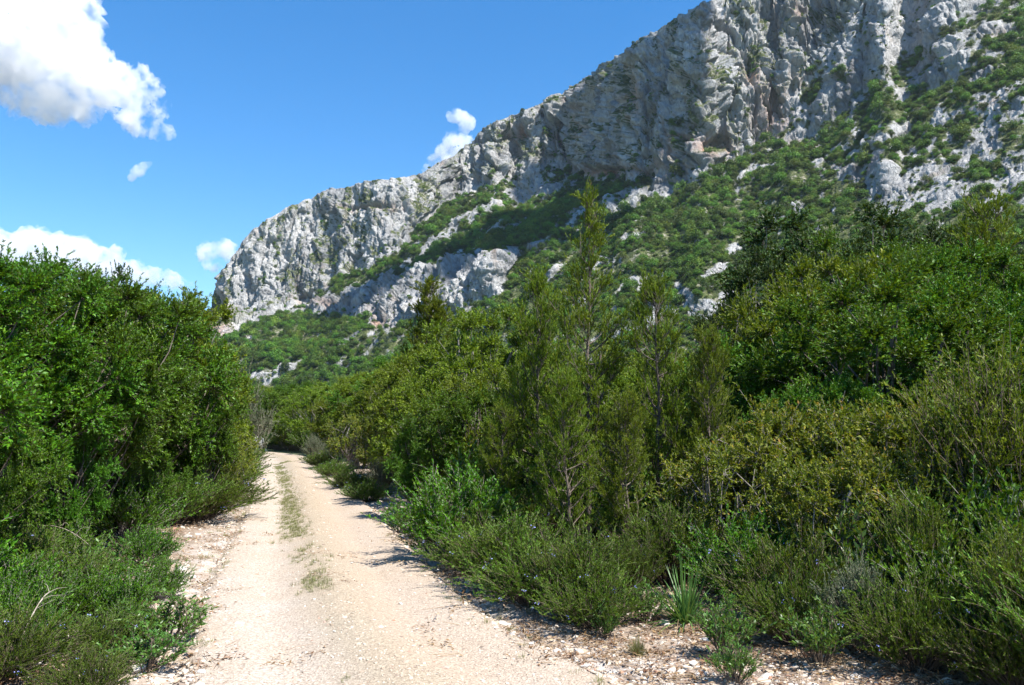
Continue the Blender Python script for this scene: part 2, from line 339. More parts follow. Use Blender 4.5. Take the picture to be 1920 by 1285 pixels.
bp = N.new("ShaderNodeBump"); bp.inputs["Strength"].default_value = 0.9; bp.inputs["Distance"].default_value = 2.2
hb = noise(nt, 0.28, 8, 0.7, mp.outputs[0])
vb = N.new("ShaderNodeTexVoronoi"); vb.feature = 'DISTANCE_TO_EDGE'; vb.inputs["Scale"].default_value = .42; dn = noise(nt, .2, 4, .6, mp.outputs[0])
vv = N.new("ShaderNodeVectorMath"); vv.operation = 'MULTIPLY_ADD'; L.new(dn.outputs["Color"], vv.inputs[0]); vv.inputs[1].default_value = (4, 4, 4); L.new(mp.outputs[0], vv.inputs[2]); L.new(vv.outputs[0], vb.inputs["Vector"])
cr = ramp(nt, [(0, (0,) * 3), (0.09, (1,) * 3)], vb.outputs["Distance"]).outputs[0]
L.new(math_(nt, 'ADD', hb.outputs[0], math_(nt, 'MULTIPLY', cr, .35)), bp.inputs["Height"]); L.new(bp.outputs[0], b.inputs["Normal"])
mt = link('mountain', mesh_np('mountain', Pall.reshape(-1, 3), Q[:, ::-1], M['mountain'], {'rock': A.ravel(), 'stain': B.ravel()}, smooth=False))
tag(mt, kind='structure')

# ------------------------------------------------------------------ road
LEFT = [(330, 1400), (365, 1285), (385, 1200), (402, 1130), (425, 1050), (452, 985), (470, 950), (480, 920), (487, 890), (490, 870), (488, 858)]
RIGHT = [(1560, 1500), (1120, 1285), (990, 1225), (890, 1165), (790, 1065), (735, 1000), (690, 950), (650, 915), (618, 888), (596, 869), (578, 858)]
def resample(pts, n):
    pts = np.array(pts); d = np.r_[0, np.cumsum(np.hypot(*np.diff(pts, axis=0).T))]; t = np.linspace(0, d[-1], n)
    return np.stack([np.interp(t, d, pts[:, 0]), np.interp(t, d, pts[:, 1])], -1)
lw = np.array([G(*p) for p in LEFT]); rw = np.array([G(*p) for p in RIGHT])
ys = np.linspace(2.5, 41, 200)
lx = np.interp(ys, lw[:, 1], lw[:, 0]); rx = np.interp(ys, rw[:, 1], rw[:, 0])
ctr = np.stack([(lx + rx) / 2, ys], -1); wid = np.convolve(np.pad(rx - lx, 8, mode='edge'), np.ones(17) / 17, 'valid')
wid = np.clip(wid, 2.4, 3.3) * .89
# behind the viewer straight on, beyond the bend a left-hand curve
pre = np.stack([ctr[0, 0] + np.linspace(4.0, 0, 30, endpoint=False) * 0.25, np.linspace(-14, 2.5, 30, endpoint=False)], -1)
post = []; p = ctr[-1].copy(); hd = math.atan2(*(ctr[-1] - ctr[-12])[::-1])
for i in range(120):
    hd += 0.021 if i < 60 else (-0.006 if i < 100 else 0.0); p = p + 0.75 * np.array([math.cos(hd), math.sin(hd)]); post.append(p.copy())
ctr = resample(np.concatenate([pre, ctr, np.array(post)]), 620)
kk = np.hanning(15); kk /= kk.sum(); cs = np.stack([np.convolve(np.pad(ctr[:, i], 7, mode='edge'), kk, 'valid') for i in (0, 1)], -1); ctr = cs
tg = unit(np.gradient(ctr, axis=0)); nr = np.stack([tg[:, 1], -tg[:, 0]], -1)
wr = np.interp(ctr[:, 1], ys, wid); wr[ctr[:, 1] > 41] = wid[-1]
def roadcoord(x, y):
    """signed offset from the road's centre line (right +) in half widths and arc index, nearest sample"""
    P2 = np.stack([x, y], -1); best = np.full(len(P2), 1e9); bi = np.zeros(len(P2), int)
    for c in range(0, len(ctr), 4):
        d = (P2[:, 0] - ctr[c, 0]) ** 2 + (P2[:, 1] - ctr[c, 1]) ** 2; u = d < best; best[u] = d[u]; bi[u] = c
    off = ((P2 - ctr[bi]) * nr[bi]).sum(-1); return off / (wr[bi] / 2), np.sqrt(best)
def ground_z(x, y, spread=True):
    P3 = np.stack([x, y, x * 0], -1)
    z = 0.05 * fbm(P3 / 1.7, 3, 5) + 0.012 * fbm(P3 / 0.25, 2, 8)
    return z
NW = 61; uu = np.linspace(-1.25, 1.25, NW)
V = ctr[:, None] + nr[:, None] * (uu[None, :, None] * wr[:, None, None] / 2)
jit = 0.10 * fbm(np.stack([np.arange(len(ctr)) * .16, np.zeros(len(ctr)), np.zeros(len(ctr))], -1), 4, 9)
xy = V.reshape(-1, 2); U = np.repeat(uu[None], len(ctr), 0).ravel()
prof = 0.045 * np.exp(-(U / .22) ** 2) - 0.04 * np.exp(-((np.abs(U) - .52) / .2) ** 2)
blend = smooth(1.22, .85, np.abs(U))
zr = prof * blend + 0.045 + 0.004 * fbm(np.stack([xy[:, 0], xy[:, 1], xy[:, 0] * 0], -1) / .12, 3, 4) - 0.10 * smooth(1.0, 1.25, np.abs(U))
ir = np.arange(len(ctr) * NW).reshape(len(ctr), NW)
Qr = np.stack([ir[:-1, :-1], ir[:-1, 1:], ir[1:, 1:], ir[1:, :-1]], -1).reshape(-1, 4)
m, N, L, b = newmat('limestone_gravel_road'); nt = m.node_tree; pos = geopos(nt)
ua = attr(nt, "across")
g1 = noise(nt, 55, 3, 0.7, pos); g2 = noise(nt, 1.1, 5, 0.6, pos); g3 = N.new("ShaderNodeTexVoronoi"); g3.inputs["Scale"].default_value = 75; L.new(pos, g3.inputs["Vector"])
tone = ramp(nt, [(0, (.43, .368, .31)), (.26, (.455, .395, .335)), (.36, (.435, .375, .315)), (.46, (.36, .305, .23)), (.54, (.37, .31, .23)), (.64, (.42, .338, .262)), (.74, (.44, .365, .295)), (1, (.40, .333, .27))], math_(nt, 'ADD', math_(nt, 'MULTIPLY', ua, 0.36), 0.5)).outputs[0]
tone = mixc(nt, ramp(nt, [(0.35, (0,) * 3), (0.7, (.55,) * 3)], g2.outputs[0]).outputs[0], tone, (.41, .32, .23))
tone = mixc(nt, 0.8, tone, ramp(nt, [(0.3, (.38, .36, .33)), (0.48, (.85, .84, .82)), (0.66, (1.1, 1.1, 1.1))], g1.outputs[0]).outputs[0], 'MULTIPLY')
sep = N.new("ShaderNodeSeparateColor"); L.new(g3.outputs["Color"], sep.inputs[0])
tone = mixc(nt, 0.55, tone, ramp(nt, [(0.0, (.62, .58, .54)), (0.5, (.95, .94, .92)), (1, (1.2, 1.2, 1.2))], sep.outputs[0]).outputs[0], 'MULTIPLY')
L.new(tone, b.inputs["Base Color"]); b.inputs["Roughness"].default_value = 0.95; b.inputs["Specular IOR Level"].default_value = 0.15
bp = N.new("ShaderNodeBump"); bp.inputs["Strength"].default_value = 0.7; bp.inputs["Distance"].default_value = 0.008
L.new(g3.outputs["Distance"], bp.inputs["Height"]); L.new(bp.outputs[0], b.inputs["Normal"]); M['road'] = m
rd = link('road', mesh_np('road', np.c_[xy, zr], Qr, M['road'], {'across': U}, smooth=True)); tag(rd, kind='structure')

# ground: one sheet, fine near the viewer, coarse to the horizon
gx = np.concatenate([-np.geomspace(3500, 14, 50), np.linspace(-13.9, 13.9, 220), np.geomspace(14, 3500, 50)])
gy = np.concatenate([-np.geomspace(3000, 6, 25), np.linspace(-5.9, 30, 260), np.geomspace(30.3, 4000, 80)])
GX, GY = np.meshgrid(gx, gy, indexing='ij'); x, y = GX.ravel(), GY.ravel()
ro, rdist = roadcoord(x, y)
near = smooth(60, 20, np.hypot(x, y))
gz = ground_z(x, y) * near + 0.06 * smooth(1.3, 2.6, np.abs(ro)) * near
gz -= 0.05 * smooth(1.35, 1.1, np.abs(ro)) * (rdist < 4); gz = np.where(np.hypot(x, y) > 60, -0.02, gz)
ig = np.arange(len(x)).reshape(GX.shape)
Qg = np.stack([ig[:-1, :-1], ig[1:, :-1], ig[1:, 1:], ig[:-1, 1:]], -1).reshape(-1, 4)
m, N, L, b = newmat('stony_earth'); nt = m.node_tree; pos = geopos(nt)
e1 = noise(nt, 0.9, 5, 0.65, pos); e2 = noise(nt, 40, 4, 0.7, pos)
c1 = ramp(nt, [(0.32, (.10, .065, .04)), (0.5, (.24, .17, .12)), (0.68, (.42, .35, .28))], e1.outputs[0]).outputs[0]
c1 = mixc(nt, 0.8, c1, ramp(nt, [(0.3, (.4, .38, .36)), (0.55, (1, 1, 1)), (0.7, (1.5, 1.5, 1.5))], e2.outputs[0]).outputs[0], 'MULTIPLY')
c1 = mixc(nt, attr(nt, "litter"), mixc(nt, ramp(nt, [(.45, (0,) * 3), (.6, (1,) * 3)], noise(nt, 2.2, 5, .7, pos).outputs[0]).outputs[0], (.42, .37, .32), (.29, .22, .16)), c1)
c1 = mixc(nt, attr(nt, "far"), c1, (.05, .08, .02))
L.new(c1, b.inputs["Base Color"]); b.inputs["Roughness"].default_value = 0.95
bp = N.new("ShaderNodeBump"); bp.inputs["Strength"].default_value = 0.8; bp.inputs["Distance"].default_value = 0.02
L.new(e2.outputs[0], bp.inputs["Height"]); L.new(bp.outputs[0], b.inputs["Normal"])
gr = link('ground', mesh_np('ground', np.c_[x, y, gz], Qg, m, {'litter': smooth(1.2, 2.0, np.abs(ro) + .3 * fbm(np.stack([x, y, x * 0], -1), 2, 3)), 'far': smooth(25, 60, np.hypot(x, y))}, smooth=True)); tag(gr, kind='structure')

# ------------------------------------------------------------------ plant builders (prototype data)
def curve_pts(a, b_, bend, n):
    t = np.linspace(0, 1, n + 1)[None, :, None]
    return a[:, None] * (1 - t) + b_[:, None] * t + bend[:, None] * (4 * t * (1 - t))
def curve_tubes(C, R0, R1, n=5):
    k = C.shape[1] - 1; m_ = len(C); t = np.linspace(0, 1, k + 1)
    R = np.broadcast_to(R0, m_)[:, None] * (1 - t) + np.broadcast_to(R1, m_)[:, None] * t
    return tubes(C[:, :-1].reshape(-1, 3), C[:, 1:].reshape(-1, 3), R[:, :-1].ravel(), R[:, 1:].ravel(), n)
def leafy(rng, C, nleaf, L, W, spread, t0=0.2, up=0.15, upn=1.0, droop=0):
    """leaves along twig curves C (m,k+1,3)"""
    m_ = len(C); k = C.shape[1] - 1
    t = rng.uniform(t0, 1, (m_, nleaf)) * k; i = np.minimum(t.astype(int), k - 1); f = (t - i)[..., None]
    r = np.arange(m_)[:, None]; p = C[r, i] * (1 - f) + C[r, i + 1] * f; d = unit(C[r, i + 1] - C[r, i])
    p = p.reshape(-1, 3); d = d.reshape(-1, 3); n = len(p)
    D_ = d + spread * rsph(rng, n); D_[:, 2] += up
    Nn_ = rsph(rng, n); Nn_[:, 2] += upn
    tw = np.repeat(rng.uniform(0, 1, m_), nleaf)
    tone_ = np.clip(0.5 * tw + 0.5 * rng.uniform(0, 1, n), 0, 1)
    sz = rng.uniform(0.65, 1.2, n)
    return leaves(p, D_, Nn_, L * sz, W * sz, tone_, rng)

def envelope_centers(rng, n, R, z0, z1, seed, hollow=0.5, lump=0.25, flatbase=0.6):
    u = rsph(rng, n * 3); u[:, 2] = np.where(u[:, 2] < 0, u[:, 2] * flatbase, u[:, 2])
    rr = rng.uniform(hollow ** 3, 1, len(u)) ** (1 / 3)
    lumpf = 1 + lump * fbm(u * 2.1 + seed, 2, seed)
    zc = z0 + (z1 - z0) * 0.45
    c = u * (rr * lumpf)[:, None] * [R, R, 1]; c[:, 2] = zc + c[:, 2] * np.where(c[:, 2] > 0, z1 - zc, zc - z0)
    # thin out crowded ones
    keep = []; md = 0.55 * (R * R * (z1 - z0) / n) ** (1 / 3)
    for p_ in c:
        if all((p_[0] - q_[0]) ** 2 + (p_[1] - q_[1]) ** 2 + (p_[2] - q_[2]) ** 2 > md * md for q_ in keep): keep.append(p_)
        if len(keep) >= n: break
    return np.array(keep)

def broadleaf(seed, H=4.2, R=2.0, z0=0.7, ncl=110, cr=0.42, ntw=16, nlf=34, L=0.05, W=0.02, mat='gloss', bark='bark', stems=3, lump=0.28, spread=0.9, hollow=0.45):
    rng = np.random.default_rng(seed)
    c = envelope_centers(rng, ncl, R - cr * .6, z0, H - cr * .6, seed, hollow, lump); n = len(c)
    parts = []
    # stems
    base_ = np.zeros((stems, 3)); ang = rng.uniform(0, 6.28, stems) + np.arange(stems) * 6.28 / stems
    base_[:, :2] = np.stack([np.cos(ang), np.sin(ang)], -1) * 0.09 * (stems > 1); base_[:, 2] = -0.12
    tip = np.stack([np.cos(ang) * R * .42, np.sin(ang) * R * .42, np.full(stems, H * .68)], -1) + rng.normal(0, .15, (stems, 3))
    SC = curve_pts(base_, tip, rng.normal(0, .12, (stems, 3)) * [1, 1, 0], 7); r0 = 0.035 * H ** .6 * 1.1
    parts.append(curve_tubes(SC, r0, 0.015, 7))
    # limbs to clumps
    sidx = np.array([np.argmin(((SC[:, 3:, :2] - p_[:2]) ** 2).sum(-1).min(1) + rng.uniform(0, .3, stems)) for p_ in c])
    tt = np.clip((c[:, 2] / H) * rng.uniform(.35, .75, n), .12, .95) * 7; ii = np.minimum(tt.astype(int), 6); ff = (tt - ii)[:, None]
    st = SC[sidx, ii] * (1 - ff) + SC[sidx, ii + 1] * ff
    bend = rng.normal(0, .13, (n, 3)) - np.array([0, 0, .08])
    BC = curve_pts(st, c, bend, 5); parts.append(curve_tubes(BC, 0.02 * (H / 4) * rng.uniform(.7, 1.5, n), 0.006, 5))
    # twigs
    cc = np.repeat(c, ntw, 0); out = unit(c - [0, 0, z0 + (H - z0) * .35]); d = rsph(rng, n * ntw) + 0.55 * np.repeat(out, ntw, 0) + [0, 0, .25]
    ln = cr * rng.uniform(.35, 1.05, n * ntw)[:, None] * (1 + .8 * (rng.uniform(size=(n * ntw, 1)) > .975))
    e = cc + unit(d) * ln
    TC = curve_pts(cc - unit(d) * .03, e, rng.normal(0, .03, (n * ntw, 3)), 3); parts.append(curve_tubes(TC, 0.0035, 0.0012, 3))
    V, Q, t = leafy(rng, TC, nlf, L, W, spread, 0.22)
    tv, tq = join(parts)
    return {'trunk': mesh_np('trunk', tv, tq, M[bark], smooth=True), 'crown': mesh_np('crown', V, Q, M[mat], {'tone': t})}

def juniper(seed, H=4.5, R=1.3, nb=70, mat='juniper', lowopen=0.12, dens=1.0, blade=0.042, bw=0.008, pointy=1.0):
    rng = np.random.default_rng(seed); parts = []
    zt = np.linspace(-.1, H, 12); lead = np.stack([.09 * H / 4 * fbm(np.stack([zt * .9, zt * 0 + seed, zt * 0], -1), 2, seed), .09 * fbm(np.stack([zt * .9, zt * 0 + seed + 9, zt * 0], -1), 2, seed), zt], -1)
    rad = np.interp(zt, [0, H], [0.05, 0.006]); parts.append(tubes(lead[:-1], lead[1:], rad[:-1], rad[1:], 7))
    h = np.sort(rng.uniform(lowopen, .985, nb) ** 0.9); z = h * H
    a = rng.uniform(0, 6.28, nb)
    ln = R * ((1 - h) ** (.75 * pointy) * rng.uniform(.5, 1.1, nb) + .07); ln *= np.where(rng.uniform(size=nb) > .88, 1.25, 1)
    st = np.stack([np.interp(z, zt, lead[:, 0]), np.interp(z, zt, lead[:, 1]), z], -1)
    el = rng.uniform(.25, .95, nb) + .35 * h
    en = st + np.stack([np.cos(a) * np.cos(el), np.sin(a) * np.cos(el), np.sin(el)], -1) * ln[:, None]
    bd = rng.normal(0, .05, (nb, 3)); bd[:, 2] -= .07 * ln
    BC = curve_pts(st, en, bd, 6); parts.append(curve_tubes(BC, np.clip(.014 * ln / .8, .005, .02), .003, 5))
    # side twigs
    ns = np.maximum((ln * 15 * dens).astype(int), 4); ri = np.repeat(np.arange(nb), ns); m_ = len(ri)
    t = rng.uniform(.22, 1, m_) ** .8 * 6; i = np.minimum(t.astype(int), 5); f = (t - i)[:, None]
    p = BC[ri, i] * (1 - f) + BC[ri, i + 1] * f; bdv = unit(BC[ri, i + 1] - BC[ri, i])
    d = unit(bdv + .75 * rsph(rng, m_) + [0, 0, .42]); l2 = rng.uniform(.12, .36, m_)[:, None] * (H / 4.5) ** .3
    SC = curve_pts(p, p + d * l2, rng.normal(0, .015, (m_, 3)), 3); parts.append(curve_tubes(SC, .004, .0015, 3))
    # sprays
    k = 5; r2 = np.repeat(np.arange(m_), k); mm = len(r2); t = rng.uniform(.25, 1, mm) * 3; i = np.minimum(t.astype(int), 2); f = (t - i)[:, None]
    p = SC[r2, i] * (1 - f) + SC[r2, i + 1] * f; dv = unit(SC[r2, i + 1] - SC[r2, i]); d = unit(dv + .6 * rsph(rng, mm) + [0, 0, .25])
    PC = curve_pts(p, p + d * rng.uniform(.05, .13, mm)[:, None], np.zeros((mm, 3)), 1)
    V, Q, t = leafy(rng, PC, 14, blade, bw, .5, 0.0, 0.15, 0.2)
    tv, tq = join(parts)
    return {'trunk': mesh_np('trunk', tv, tq, M['bark'], smooth=True), 'crown': mesh_np('crown', V, Q, M[mat], {'tone': t})}

def bushy(seed, H=1.0, R=0.75, stems=110, side=5, nlf=26, L=0.026, W=0.005, mat='rosemary', spread=.55, flowers=0, lean=.9, wood='stem', dead=.12, up=.15):
    """stems fanning from one root: rosemary, heath, cistus"""
    rng = np.random.default_rng(seed); a = rng.uniform(0, 6.28, stems); ph = rng.uniform(0, 1, stems) ** .6 * lean
    hl = rng.uniform(.6, 1.0, stems); st = np.stack([np.cos(a) * .12 * R, np.sin(a) * .12 * R, a * 0 - .03], -1) * rng.uniform(.2, 1, (stems, 1)) 
    en = np.stack([np.cos(a) * np.sin(ph) * R * 1.15, np.sin(a) * np.sin(ph) * R * 1.15, np.cos(ph) * H], -1) * hl[:, None]
    bd = rng.normal(0, .05 * H, (stems, 3)); bd[:, 2] += .05 * H
    BC = curve_pts(st, en, bd, 6); parts = [curve_tubes(BC, .007 * H ** .5, .002, 4)]
    ri = np.repeat(np.arange(stems), side); m_ = len(ri); t = rng.uniform(.3, .97, m_) * 6; i = np.minimum(t.astype(int), 5); f = (t - i)[:, None]
    p = BC[ri, i] * (1 - f) + BC[ri, i + 1] * f; dv = unit(BC[ri, i + 1] - BC[ri, i]); d = unit(dv + .55 * rsph(rng, m_) + [0, 0, .3])
    SC = curve_pts(p, p + d * (H * rng.uniform(.12, .34, m_))[:, None], rng.normal(0, .02 * H, (m_, 3)), 3); parts.append(curve_tubes(SC, .003, .0012, 3))
    live = rng.uniform(size=m_) > dead
    V1, Q1, t1 = leafy(rng, SC[live], nlf, L, W, spread, .08, up, .3)
    V2, Q2, t2 = leafy(rng, BC[rng.uniform(size=stems) > dead], int(nlf * 1.3), L, W, spread, .45, up, .3)
    tv, tq = join(parts)
    r = {'stems': mesh_np('stems', tv, tq, M[wood], smooth=True),
         'foliage': mesh_np('foliage', np.concatenate([V1, V2]), np.concatenate([Q1, Q2 + len(V1)]), M[mat], {'tone': np.concatenate([t1, t2])})}
    if flowers:
        j = rng.choice(m_, min(flowers, m_), False); p = np.repeat(SC[j, -1], 7, 0) + rng.normal(0, .012, (len(j) * 7, 3))
        FV, FQ, ft = leaves(p, rsph(rng, len(p)), rsph(rng, len(p)), .016, .012, np.zeros(len(p)), rng)
        r['blossom'] = mesh_np('blossom', FV, FQ, M['flower'])
    return r
def tuft(seed, H=.25, n=160, W=.006, mat='grass', lean=.7, seg=3, r=.04):
    rng = np.random.default_rng(seed); a = rng.uniform(0, 6.28, n); ph = rng.uniform(0, lean, n); ln = H * rng.uniform(.5, 1.1, n)
    st = np.stack([np.cos(a), np.sin(a), a * 0], -1) * rng.uniform(0, r, (n, 1)); st[:, 2] = -.01
    d = np.stack([np.cos(a) * np.sin(ph), np.sin(a) * np.sin(ph), np.cos(ph)], -1); side = unit(np.cross(d, [0, 0, 1.0])) 
    V = []; Q = []
    t = np.linspace(0, 1, seg + 1)
    for j, tj in enumerate(t):
        p = st + d * (ln * tj)[:, None]; p[:, 2] -= ln * tj ** 2 * .35 * np.sin(ph) * 1.2; w = W * (1 - tj ** 1.5) + .0006
        V += [p - side * w / 2, p + side * w / 2]
    V = np.stack(V, 1).reshape(-1, 3); b0 = (np.arange(n) * (seg + 1) * 2)[:, None]; j = np.arange(seg)[None] * 2
    Q = np.stack([b0 + j, b0 + j + 1, b0 + j + 3, b0 + j + 2], -1).reshape(-1, 4)
    return mesh_np('grass_blades', V, Q, M[mat], {'tone': np.repeat(rng.uniform(0, 1, n), (seg + 1) * 2)})

# ------------------------------------------------------------------ scatter of uncountable stuff
def scatter(name, pts, rotz, scl, idx, protos, tilt=None):
    """one object: instances of unlinked prototypes on points"""
    col_ = bpy.data.collections.new(name + '_kinds')
    for i, me in enumerate(protos):
        o = bpy.data.objects.new(f"{name}_kind_{i:02d}", me); col_.objects.link(o)
    me = bpy.data.meshes.new(name); me.vertices.add(len(pts)); me.vertices.foreach_set("co", np.asarray(pts, np.float32).ravel())
    R3 = np.zeros((len(pts), 3), np.float32); R3[:, 2] = rotz
    if tilt is not None: R3[:, :2] = tilt
    a = me.attributes.new("r", 'FLOAT_VECTOR', 'POINT'); a.data.foreach_set("vector", R3.ravel())
    S3 = np.asarray(scl, np.float32); S3 = np.repeat(S3[:, None], 3, 1) if S3.ndim == 1 else S3
    a = me.attributes.new("s", 'FLOAT_VECTOR', 'POINT'); a.data.foreach_set("vector", S3.ravel())
    a = me.attributes.new("k", 'INT', 'POINT'); a.data.foreach_set("value", np.asarray(idx, np.int32))
    o = link(name, me)
    ng = bpy.data.node_groups.new(name, 'GeometryNodeTree')
    ng.interface.new_socket("Geometry", in_out='INPUT', socket_type='NodeSocketGeometry'); ng.interface.new_socket("Geometry", in_out='OUTPUT', socket_type='NodeSocketGeometry')
    n = ng.nodes; l = ng.links; gi = n.new("NodeGroupInput"); go = n.new("NodeGroupOutput"); ip = n.new("GeometryNodeInstanceOnPoints"); ci = n.new("GeometryNodeCollectionInfo")
    ci.inputs["Collection"].default_value = col_; ci.inputs["Separate Children"].default_value = True; ci.inputs["Reset Children"].default_value = True
    l.new(gi.outputs[0], ip.inputs["Points"]); l.new(ci.outputs[0], ip.inputs["Instance"]); ip.inputs["Pick Instance"].default_value = True
    for nm, ty, sock in (("k", 'INT', "Instance Index"), ("r", 'FLOAT_VECTOR', "Rotation"), ("s", 'FLOAT_VECTOR', "Scale")):
        na = n.new("GeometryNodeInputNamedAttribute"); na.data_type = ty; na.inputs["Name"].default_value = nm
        outp = [s_ for s_ in na.outputs if s_.enabled and s_.name == "Attribute"][0]
        l.new(outp, ip.inputs[sock])
    l.new(ip.outputs[0], go.inputs[0])
    md = o.modifiers.new("scatter", 'NODES'); md.node_group = ng
    return o

rng = np.random.default_rng(77)
# maquis on the mountain side
def farbush(seed, n=900, flat=0.8):
    r = np.random.default_rng(seed); c = rsph(r, 9) * [.24, .24, .24]; c[:, 2] = np.abs(c[:, 2]) + .20; rad = r.uniform(.18, .30, 9)
    k = r.integers(0, 9, n); u = rsph(r, n); u[:, 2] = np.abs(u[:, 2]) * 1.0 - .2 * (r.uniform(size=n) > .6)
    p = c[k] + u * (rad[k] * r.uniform(.7, 1.08, n))[:, None]; p[:, 2] *= flat
    sz = r.uniform(.045, .08, n)
    V, Q, t = leaves(p, rsph(r, n) + [0, 0, .1], u + .5 * rsph(r, n), sz, sz * .8, np.clip(.5 * r.uniform(0, 1, n) + .5 * (k / 9), 0, 1), r)
    return mesh_np('bush', V, Q, M['far2' if seed == 3 else 'far'], {'tone': t})
fb = [farbush(i, 900, 1.05 + .12 * (i % 4)) for i in range(7)]
dv = Pg[1:, 1:] - Pg[:-1, :-1]; dw = Pg[1:, :-1] - Pg[:-1, 1:]
area = 0.5 * np.linalg.norm(np.cross(dv, dw), axis=-1)
rg = rock01.reshape(NU, NV)[:-1, :-1]; pxg = PX[:-1, :-1]; Dg = Pg[:-1, :-1, 1]
cliffg = cliff.reshape(NU, NV)[:-1, :-1]
stp = 1 - n2[:-1, :-1, 2]
bigc = smooth(0.9, 0.2, rg)
ledge = 0.10 * cliffg * (outn.reshape(NU, NV)[:-1, :-1] > .1)
thick = np.clip(1 + 1.5 * fbm(P / 38, 3, 141).reshape(NU, NV)[:-1, :-1] + .8 * fbm(P / 12, 2, 142).reshape(NU, NV)[:-1, :-1], .25, 2.6)
dens = thick * area * ((0.085 * (1 - 0.95 * rg) * (1 - .75 * cliffg)) + 0.010 * rg * (stp < .75) + ledge * (1 - rg) * .8) * np.clip(450 / Dg, .45, 2.2) * (pxg > 380) * (pxg < 2500) * (v[:, :-1] > .02)
wgt = dens.ravel(); ntot = int(min(wgt.sum(), 70000)); print("slope bushes", wgt.sum(), ntot)
pick = rng.choice(len(wgt), ntot, p=wgt / wgt.sum()); iu, iv = np.unravel_index(pick, dens.shape)
f1, f2 = rng.uniform(size=(2, ntot, 1)); pts = Pg[iu, iv] * (1 - f1) * (1 - f2) + Pg[iu + 1, iv] * f1 * (1 - f2) + Pg[iu, iv + 1] * (1 - f1) * f2 + Pg[iu + 1, iv + 1] * f1 * f2
sz = rng.lognormal(-.16, .42, ntot).clip(.3, 2.3) * 4.5 * np.clip(pts[:, 1] / 450, .75, 1.35) * np.where(rg[iu, iv] > .5, .5, 1.0) * np.where(cliffg[iu, iv] > .5, .55, 1)
pts[:, 2] -= sz * .12
o = scatter('mountain_scrub', pts, rng.uniform(0, 6.28, ntot), np.stack([sz, sz, sz * rng.uniform(.75, 1.15, ntot)], -1), rng.integers(0, 7, ntot), fb)
tag(o, 'dense evergreen scrub covering the slopes below and between the grey cliffs', 'scrub', kind='stuff')

# valley wood between the roadside trees and the foot of the mountain
nw = 9000; ang = rng.uniform(-.75, .85, nw * 2); dd = np.sqrt(rng.uniform(95 ** 2, 700 ** 2, nw * 2)); x = np.sin(ang) * dd; y = np.cos(ang) * dd
lim = np.interp(x / y * F * .99 + 960, cols, d0) + 10; ro, rdm = roadcoord(x, y); ok = (y < lim) & (rdm > 4) & (dd > 95); x, y = x[ok], y[ok]
sz = rng.uniform(3.2, 5.5, len(x))
o = scatter('valley_wood', np.stack([x, y, -.3 + 0 * x], -1), rng.uniform(0, 6.28, len(x)), sz, rng.integers(0, 7, len(x)), fb)
tag(o, 'low green wood filling the valley floor up to the mountain foot', 'wood', kind='stuff')

# pebbles
def pebble(seed):
    r = np.random.default_rng(seed); bm_ = __import__('bmesh').new(); __import__('bmesh').ops.create_icosphere(bm_, subdivisions=2, radius=.5)
    me = bpy.data.meshes.new('pebble'); bm_.to_mesh(me); bm_.free(); co = np.zeros(len(me.vertices) * 3, np.float32); me.vertices.foreach_get("co", co); co = co.reshape(-1, 3)
    for _ in range(9):                                  # broken limestone: flat chips
        d = rsph(r, 1)[0]; lim_ = r.uniform(.24, .42); h = co @ d; co -= np.clip(h - lim_, 0, None)[:, None] * d
    co *= [1, r.uniform(.55, .95), r.uniform(.35, .6)]; me.vertices.foreach_set("co", co.ravel()); me.materials.append(M['pebble']); me.update(); return me
m, N, L, b = newmat('pebble'); nt = m.node_tree; oi = N.new("ShaderNodeObjectInfo")
L.new(ramp(nt, [(0, (.22, .17, .13)), (.3, (.38, .29, .21)), (.6, (.46, .39, .31)), (.9, (.56, .52, .46)), (1, (.30, .16, .10))], oi.outputs["Random"]).outputs[0], b.inputs["Base Color"]); b.inputs["Roughness"].default_value = .9
b.inputs["Specular IOR Level"].default_value = 0.2
M['pebble'] = m; peb = [pebble(i) for i in range(8)]
def in_view(x, y, lo=-80, hi=2000):
    p = x / y * F * .995 + 960; return (p > lo) & (p < hi)
n = 120000; y = 4.3 + 26 * rng.uniform(size=n) ** 1.9; x = rng.uniform(-1, 1, n) * y * .75; ok = in_view(x, y); x, y = x[ok], y[ok]
ro, rdm = roadcoord(x, y); a = np.abs(ro)
pr = np.where(a < 1.0, .55 - .25 * np.exp(-((a - .5) / .25) ** 2) + .35 * np.exp(-(ro / .2) ** 2), 1.0) * np.exp(-np.clip(rdm - 3.2, 0, 9) / 1.5); ok = rng.uniform(size=len(x)) < pr
x, y, ro, a, rdm = x[ok], y[ok], ro[ok], a[ok], rdm[ok]
s_ = rng.lognormal(-.1, .62, len(x)) * np.where(a < 1, .013, .026) * np.clip(1 + (y - 6) * .03, 1, 1.6); s_ = np.clip(s_, .006, .13)
def zat(x, y):
    """height of whatever carries a thing at x, y: the road or the ground"""
    x, y = np.atleast_1d(np.asarray(x, float)), np.atleast_1d(np.asarray(y, float)); r_, d_ = roadcoord(x, y); r_ = np.abs(r_)
    zg_ = ground_z(x, y) * smooth(60, 20, np.hypot(x, y)) + 0.06 * smooth(1.3, 2.6, r_) - .05 * smooth(1.35, 1.1, r_) * (d_ < 4)
    zr_ = .045 + .045 * np.exp(-(r_ / .22) ** 2) - .04 * np.exp(-((r_ - .52) / .2) ** 2) - .10 * smooth(1, 1.25, r_)
    return np.where(r_ < 1.25, np.maximum(zg_, zr_), zg_)
z = zat(x, y) - s_ * .04
o = scatter('gravel', np.stack([x, y, z], -1), rng.uniform(0, 6.28, len(x)), s_, rng.integers(0, 8, len(x)), peb, rng.normal(0, .3, (len(x), 2)))
